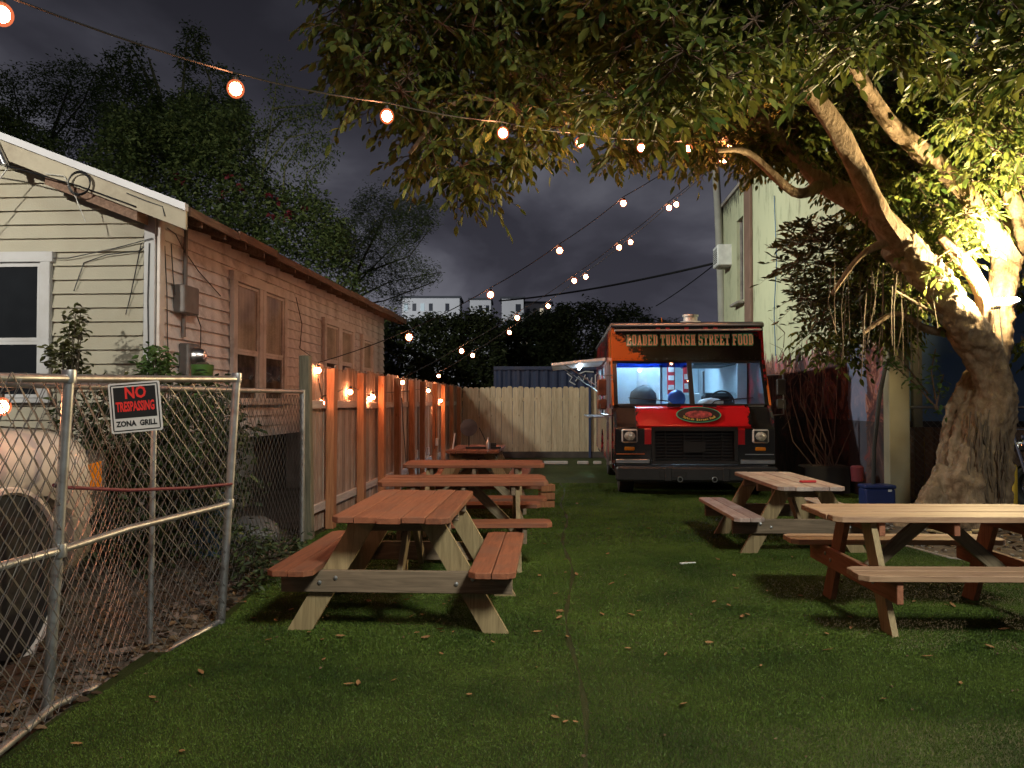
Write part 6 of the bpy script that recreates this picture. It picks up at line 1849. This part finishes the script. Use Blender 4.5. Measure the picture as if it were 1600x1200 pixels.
# undergrowth behind the chain link
def shrub(label, poly, y0, y1, nc, nl, rad, mat, size, seed, base, cat='shrub', group=None, droop=.2):
    T = thing('shrub', label, cat, base, 0, group)
    a, cc = crown_pts(poly, y0, y1, nc, nl, rad, seed)
    a = a[a[:, 2] > 0.0]
    link('foliage', leaf_mesh('foliage', a - np.array([base]), size, M[mat], droop=droop, seed=seed), T)['kind'] = 'stuff'
    mb = MB(); rd = random.Random(seed)
    b = Vector(base)
    for c in cc[:: max(1, len(cc) // 14)]:
        c = Vector(c) - b
        mb.tube([(c.x * .2, c.y * .2, 0), c * .6, c], [.012, .008, .004], 5)
    link('stems', mb.mesh('stems', M['dark_twig']), T)['kind'] = 'stuff'
    return T
shrub('dark overgrown shrub behind the gate between the car and the house', [(90, 640), (160, 600), (240, 610), (340, 590), (380, 660), (400, 760), (330, 860), (240, 900), (150, 900), (110, 760)], 6.6, 7.8, 420, 12, .16, 'under_leaf', .09, 201, (-3.6, 7.2, 0))
shrub('green leafy shrub just behind the sign post', [(255, 640), (330, 610), (345, 680), (300, 740), (250, 720)], 7.2, 7.9, 110, 10, .13, 'weed_leaf', .08, 205, (-3.0, 7.5, 0))
shrub('tall weed growing against the cream wall beside the window', [(112, 480), (128, 470), (128, 520), (150, 560), (130, 590), (85, 590), (75, 550), (105, 520)], 7.5, 7.75, 60, 9, .09, 'dark_leaf', .075, 211, (-4.3, 7.65, 0))
shrub('light green weed in front of the electric meter', [(205, 570), (240, 545), (268, 550), (270, 600), (210, 600)], 7.6, 7.9, 45, 9, .09, 'weed_leaf', .075, 215, (-3.3, 7.75, 0))
shrub('low weeds along the foot of the chain link fence', [(355, 820), (420, 830), (470, 840), (480, 880), (350, 960)], 5.8, 7.6, 160, 8, .10, 'under_leaf', .06, 221, (-2.6, 6.6, 0))
# hanging basket pot by the meter
T = thing('plant_pot', 'green plastic hanging pot beside the electric meter', 'pot', P(316, 585, 8.6))
MB().lathe((0, 0, -.10), [(.07, 0), (.11, .10), (.12, .20), (.11, .205), (.06, .02)], 14).build('pot', M['green_pot'], T, True)
MB().ico((0, 0, .09), .085, 2, (1, 1, .6)).build('soil', M['soil'], T)
# bin and sack behind the fence
o = MB().lathe((0, 0, 0), [(.18, 0), (.23, .55), (.25, .57), (.25, .60), (.21, .60)], 16).build('bin', M['tarp'], None, True, loc=G(322, 865)); tag(o, 'blue plastic bin behind the chain link gate', 'bin')
o = MB().ico((0, 0, .17), .27, 3, (1, .8, .65), .07).build('sack', M['grey_bag'], None, True, loc=G(400, 872) + Vector((-.15, .3, 0))); tag(o, 'pale grey sack slumped behind the chain link fence', 'sack')

# bare creepers against the painted wall
T = thing('bare_creeper', 'leafless brown creeper stems standing against the painted wall beside the truck', 'plant', (4.85, 12.5, 0))
rd = random.Random(9); mb = MB(); off = Vector((4.85, 12.5, 0))
for k in range(13):
    x0 = rd.uniform(1275, 1305); p0 = P(x0, 735, 12.5)
    x1 = x0 + rd.uniform(-60, 60); x2 = x1 + rd.uniform(-15, 15)
    mb.tube([p0, P((x0 + x1) / 2 + rd.uniform(-12, 12), 690, 12.5 + rd.uniform(-.2, .2)), P(x1, 630, 12.6), P(x2, rd.uniform(520, 590), 12.7 + rd.uniform(-.1, .3))], [.011, .008, .006, .003], 5)
for k in range(40):
    x = rd.uniform(1205, 1345); y = rd.uniform(530, 680)
    mb.tube([P(x, y, 12.8), P(x + rd.uniform(-14, 14), y - rd.uniform(10, 30), 12.8), P(x + rd.uniform(-20, 20), y - rd.uniform(30, 60), 12.8)], [.006, .005, .002], 4)
link('stems', mb.mesh('stems', M['pinkish_twig'], True), T, -off)
T2 = thing('planter', 'dark planter box under the bare creeper by the painted wall', 'planter', (4.88, 12.55, 0), -.1)
MB().cbox((0, 0, .22), (.7, .4, .44), .02).build('box', M['matt_black'], T2); MB().box((0, 0, .4405), (.62, .32, .01)).build('soil', M['soil'], T2)
# sapling left of the trunk
T = thing('sapling', 'young yellow green sapling leaning left of the big trunk', 'tree', (5.35, 10.0, 0)); off = Vector((5.35, 10, 0))
mb = MB(); lp = []; rd = random.Random(21)
for pp in ([(1466, 640), (1430, 600), (1395, 570), (1368, 548)], [(1462, 625), (1455, 580), (1462, 545)], [(1450, 615), (1415, 570), (1400, 555)], [(1462, 640), (1470, 600), (1475, 585)]):
    v = [P(a, b, 9.6 + rd.uniform(-.1, .1)) for a, b in pp]; mb.tube(v, [.012, .009, .006, .003][:len(v)], 5); lp += spray_pts(v[1:] if len(v) > 3 else v, 42, .05, rd)
link('stems', mb.mesh('stems', M['twig']), T, -off)
link('foliage', leaf_mesh('foliage', np.array(lp) - np.array([off]), .085, M['weed_leaf'], droop=.3, seed=7), T)['kind'] = 'stuff'
# blue cooler, bollards, offcuts, black leaning board
T = thing('cool_box', 'dark blue plastic cool box on the ground by the painted wall corner', 'cool box', (4.98, 10.95, 0), -.05)
MB().cbox((0, 0, .13), (.40, .26, .26), .02).build('body', M['blue_plastic'], T); MB().cbox((0, 0, .285), (.42, .28, .05), .015).build('lid', M['blue_plastic'], T); MB().box((.12, -.135, .24), (.05, .004, .03)).build('sticker', M['white_plastic'], T)
for px, py, Y, h, lab in ((1443, 727, 12.6, .88, 'yellow bollard standing behind the chain link left of the trunk'), (1583, 800, 10.4, .62, 'yellow bollard at the right edge beside the motorcycle')):
    p = P(px, py, Y); o = MB().lathe((0, 0, 0), [(.055, 0), (.055, h - .03), (.04, h), (.0001, h + .005)], 14).build('bollard', M['yellow'], None, True, loc=(p.x, p.y, 0)); tag(o, lab, 'bollard', 'yellow bollards near the tree')
o = MB().tube([P(1385, 565, 11), P(1374, 620, 11), P(1366, 700, 11), P(1364, 780, 11)], [.028, .032, .028, .03], 8).build('drain_pipe', M['matt_black'], None, True); tag(o, 'bent black pipe standing in front of the pale wall corner', 'pipe')
rd = random.Random(12)
for k in range(9):
    p = G(rd.uniform(1440, 1600), rd.uniform(826, 850))
    o = piece('wood_offcut', (rd.uniform(.12, .35), .05, .02), M['pine_x'], None, (p.x, p.y, .03 + .004 * k), (rd.uniform(-.2, .2), rd.uniform(-.15, .15), rd.uniform(0, 3)))
    tag(o, 'pale wood offcut lying in the litter at the foot of the big tree', 'offcut', 'wood offcuts under the tree')
# red can near the corner
o = MB().lathe((0, 0, 0), [(.08, 0), (.09, .2), (.07, .22)], 12).build('red_bucket', M['maroon'], None, True, loc=(4.95, 11.5, .3)); tag(o, 'small red container in the shadow at the painted wall corner', 'bucket')
o['note'] = ''
del o['note']

# motorcycle at the right edge
def motorcycle():
    T = thing('motorcycle', 'black motorcycle parked at the right edge behind the big trunk', 'motorcycle', (6.9, 10.6, 0), R(20))
    for y in (0, 1.35):
        t = MB().torus((0, y, .31), .25, .06, 24, 8, 'X').build('wheel', M['rubber'], T, True)
        MB().torus((0, y, .31), .17, .012, 20, 6, 'X').box((0, y, .31), (.02, .34, .02)).box((0, y, .31), (.02, .02, .34)).build('rim', M['chrome'], t, True)
        MB().prism([(y - .26, .50), (y - .1, .62), (y + .1, .62), (y + .26, .50), (y + .24, .54), (y, .66), (y - .24, .54)], .12, 'X').build('mudguard', M['black_paint'], T)
    MB().ico((0, .55, .78), .2, 2, (.8, 1.4, .7)).build('fuel_tank', M['black_paint'], T, True)
    MB().cbox((0, 1.08, .76), (.26, .6, .10), .04).build('seat', M['cab_dark'], T)
    MB().cbox((0, .62, .42), (.28, .40, .34), .04).build('engine', M['stainless'], T)
    MB().tube([(.08, 0, .31), (.08, .22, .98)], .022, 8).tube([(-.08, 0, .31), (-.08, .22, .98)], .022, 8).build('fork', M['chrome'], T, True)
    MB().tube([(-.38, .40, 1.02), (-.2, .24, 1.06), (.2, .24, 1.06), (.38, .40, 1.02)], .014, 8).build('handlebar', M['chrome'], T, True)
    MB().lathe((0, .14, .86), [(.0001, -.06), (.09, -.05), (.10, 0), (.05, .08)], 16, 'Y').build('headlamp', M['chrome'], T, True)
    MB().tube([(.16, .6, .30), (.18, 1.0, .26), (.18, 1.6, .34)], .035, 8).build('exhaust', M['chrome'], T, True)
    MB().tube([(0, .22, .9), (0, .6, .62), (0, 1.35, .40)], .025, 8).build('frame', M['matt_black'], T)
    MB().tube([(-.05, .7, .3), (-.28, .75, .01)], .012, 6).build('kickstand', M['steel'], T)
motorcycle()

# ------------------------------------------------------------------ white car behind the chain link
def car():
    T = thing('parked_car', 'white pickup truck parked nose forward behind the chain link gate', 'pickup truck', (-3.70, 5.42, 0), -.03)
    hw = .98
    def loft(secs, name, mat, smooth=True):
        """secs: list of (y, [(x,z)...]) closed cross sections"""
        V = []; Fc = []; n = len(secs[0][1])
        for y, pr in secs: V += [(x, y, z) for x, z in pr]
        for i in range(len(secs) - 1):
            for k in range(n): Fc.append((i * n + k, i * n + (k + 1) % n, (i + 1) * n + (k + 1) % n, (i + 1) * n + k))
        Fc.append(tuple(range(n))); Fc.append(tuple((len(secs) - 1) * n + k for k in reversed(range(n))))
        return MB().add(V, Fc).build(name, mat, T, smooth)
    def sec(w_, z0, z1, crown, sh):
        # body section: bottom flat, side bulging, rounded shoulder, crowned top
        pr = []
        right = [(w_ * .90, z0), (w_ * .985, z0 + .10), (w_, (z0 + z1) / 2), (w_ * .985, z1 - sh * .9), (w_ * .94, z1 - sh * .35), (w_ * .84, z1 - sh * .05), (w_ * .5, z1 + crown * .7), (0, z1 + crown)]
        left = [(-x, z) for x, z in reversed(right[:-1])]
        return right + left
    # upper body above the wheel arches
    loft([(0.0, sec(hw * .93, .62, 1.06, .0, .20)), (-.06, sec(hw * .965, .60, 1.15, .01, .18)), (-.22, sec(hw * .985, .74, 1.23, .015, .15)), (-.5, sec(hw, .86, 1.28, .02, .14)), (-1.0, sec(hw, .90, 1.31, .03, .14)), (-1.55, sec(hw, .86, 1.33, .03, .14)), (-1.9, sec(hw, .55, 1.33, .02, .14)), (-3.9, sec(hw, .45, 1.27, .01, .14)), (-4.1, sec(hw, .80, 1.27, .01, .14)), (-4.9, sec(hw, .85, 1.26, .01, .12)), (-5.6, sec(hw * .97, .55, 1.25, .0, .12))], 'body', M['car_white'])
    loft([(-1.95, sec(hw * .88, 1.2, 1.27, .0, .04)), (-2.55, sec(hw * .78, 1.2, 1.84, .02, .08)), (-3.4, sec(hw * .78, 1.2, 1.86, .02, .08)), (-3.75, sec(hw * .84, 1.2, 1.28, .0, .05))], 'cab', M['car_white'])
    MB().prism([(-2.08, 1.32), (-2.56, 1.76), (-3.36, 1.78), (-3.60, 1.32)], 2 * hw * .855, 'X').build('side_window', M['car_glass'], T)
    # lower corner panel in front of the wheel, bumper
    loft([(.02, sec(hw * .84, .38, .66, .0, .06)), (-.10, sec(hw * .96, .36, .68, .0, .05)), (-.36, sec(hw * .99, .36, .74, .0, .03))], 'bumper', M['bumper_chrome'])
    MB().cbox((0, .0, .82), (1.15, .08, .26), .03).build('grille', M['chrome'], T)
    for k in range(4): piece('grille_bar', (1.10, .02, .03), M['matt_black'], T, (0, .045, .74 + k * .055), ch=.004)
    for s in (-1, 1):
        h = MB()
        pr = [(.03, .80), (.03, 1.08), (-.10, 1.10), (-.20, 1.06), (-.17, .86), (-.08, .74), (.0, .72)]
        h.prism(pr, .17, 'X', (s * .862, 0, 0)); h = h.build('headlamp', M['lens_dark'], T)
        MB().prism([(-.160, .86), (-.190, 1.03), (-.03, 1.04), (-.02, .86)], .024, 'X', (s * .944, 0, 0)).build('side_marker', M['amber'], h)
        MB().prism([(.035, .70), (.035, 1.10), (-.11, 1.12), (-.22, 1.075), (-.185, .85), (-.09, .71)], .15, 'X', (s * .860, 0, 0)).build('lamp_seal', M['matt_black'], h)
        # dark wheel arches and wheels
        for y in (-.98, -4.5):
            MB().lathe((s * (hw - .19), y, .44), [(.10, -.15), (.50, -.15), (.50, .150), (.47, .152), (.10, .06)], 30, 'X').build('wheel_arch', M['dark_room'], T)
            wt = MB().lathe((s * (hw - .12), y, .40), [(.24, -.12), (.37, -.12), (.40, -.09), (.40, .09), (.37, .12), (.24, .12)], 30, 'X').build('wheel', M['rubber'], T, True)
            rm = MB().lathe((s * (hw - .12), y, .40), [(.24, s * .10), (.20, s * .04), (.08, s * .06), (.0001, s * .07)], 20, 'X', cap=False)
            for q in range(6):
                a = q * PI / 3; rm.box((s * (hw - .12) + s * .085, y + math.cos(a) * .13, .40 + math.sin(a) * .13), (.03, .04 + .12 * abs(math.cos(a)), .04 + .12 * abs(math.sin(a))))
            rm.build('rim', M['stainless'], wt, True)
    for s in (-1, 1):
        MB().tube([(s * .86, -.14, 1.205), (s * .875, -.5, 1.268), (s * .88, -1.0, 1.30), (s * .88, -1.85, 1.325)], .006, 5).build('bonnet_seam', M['matt_black'], T)
        MB().tube([(s * (hw + .001), -1.92, .60), (s * (hw + .003), -1.93, 1.0), (s * (hw * .96), -1.95, 1.27)], .006, 5).build('door_seam', M['matt_black'], T)
        MB().torus((s * (hw - .035), -.98, .44), .505, .022, 32, 6, 'X').build('arch_lip', M['car_white'], T, True)
    MB().cbox((hw + .10, -2.2, 1.38), (.18, .10, .22), .04).build('mirror', M['car_white'], T)
    MB().box((0, -2.8, .45), (1.5, 5.0, .3)).build('chassis', M['matt_black'], T)
M['bumper_chrome'] = plain('worn_bumper', (.50, .46, .43), .25, .5, var=.25, scale=8)
car()

# ------------------------------------------------------------------ street lamp posts that carry the two lights behind the camera
for lab, pos, tgt in (('street lamp on a steel pole beyond the house roof', BACK_LAMP, -1), ('street lamp on a steel pole behind the camera at the left', LEFT_LAMP, -1), ('street lamp on a steel pole behind the camera at the right', RIGHT_LAMP, 1)):
    T = thing('street_lamp', lab, 'street lamp', (pos[0], pos[1] - .9, 0), 0, 'street lamps around the lot')
    MB().tube([(0, 0, 0), (0, 0, pos[2]), (0, .2, pos[2] + .2), (0, .7, pos[2] + .25)], .06, 10).build('pole', M['steel'], T, True)
    MB().cbox((0, .75, pos[2] + .26), (.3, .4, .08), .03).build('lamp_head', M['matt_black'], T)
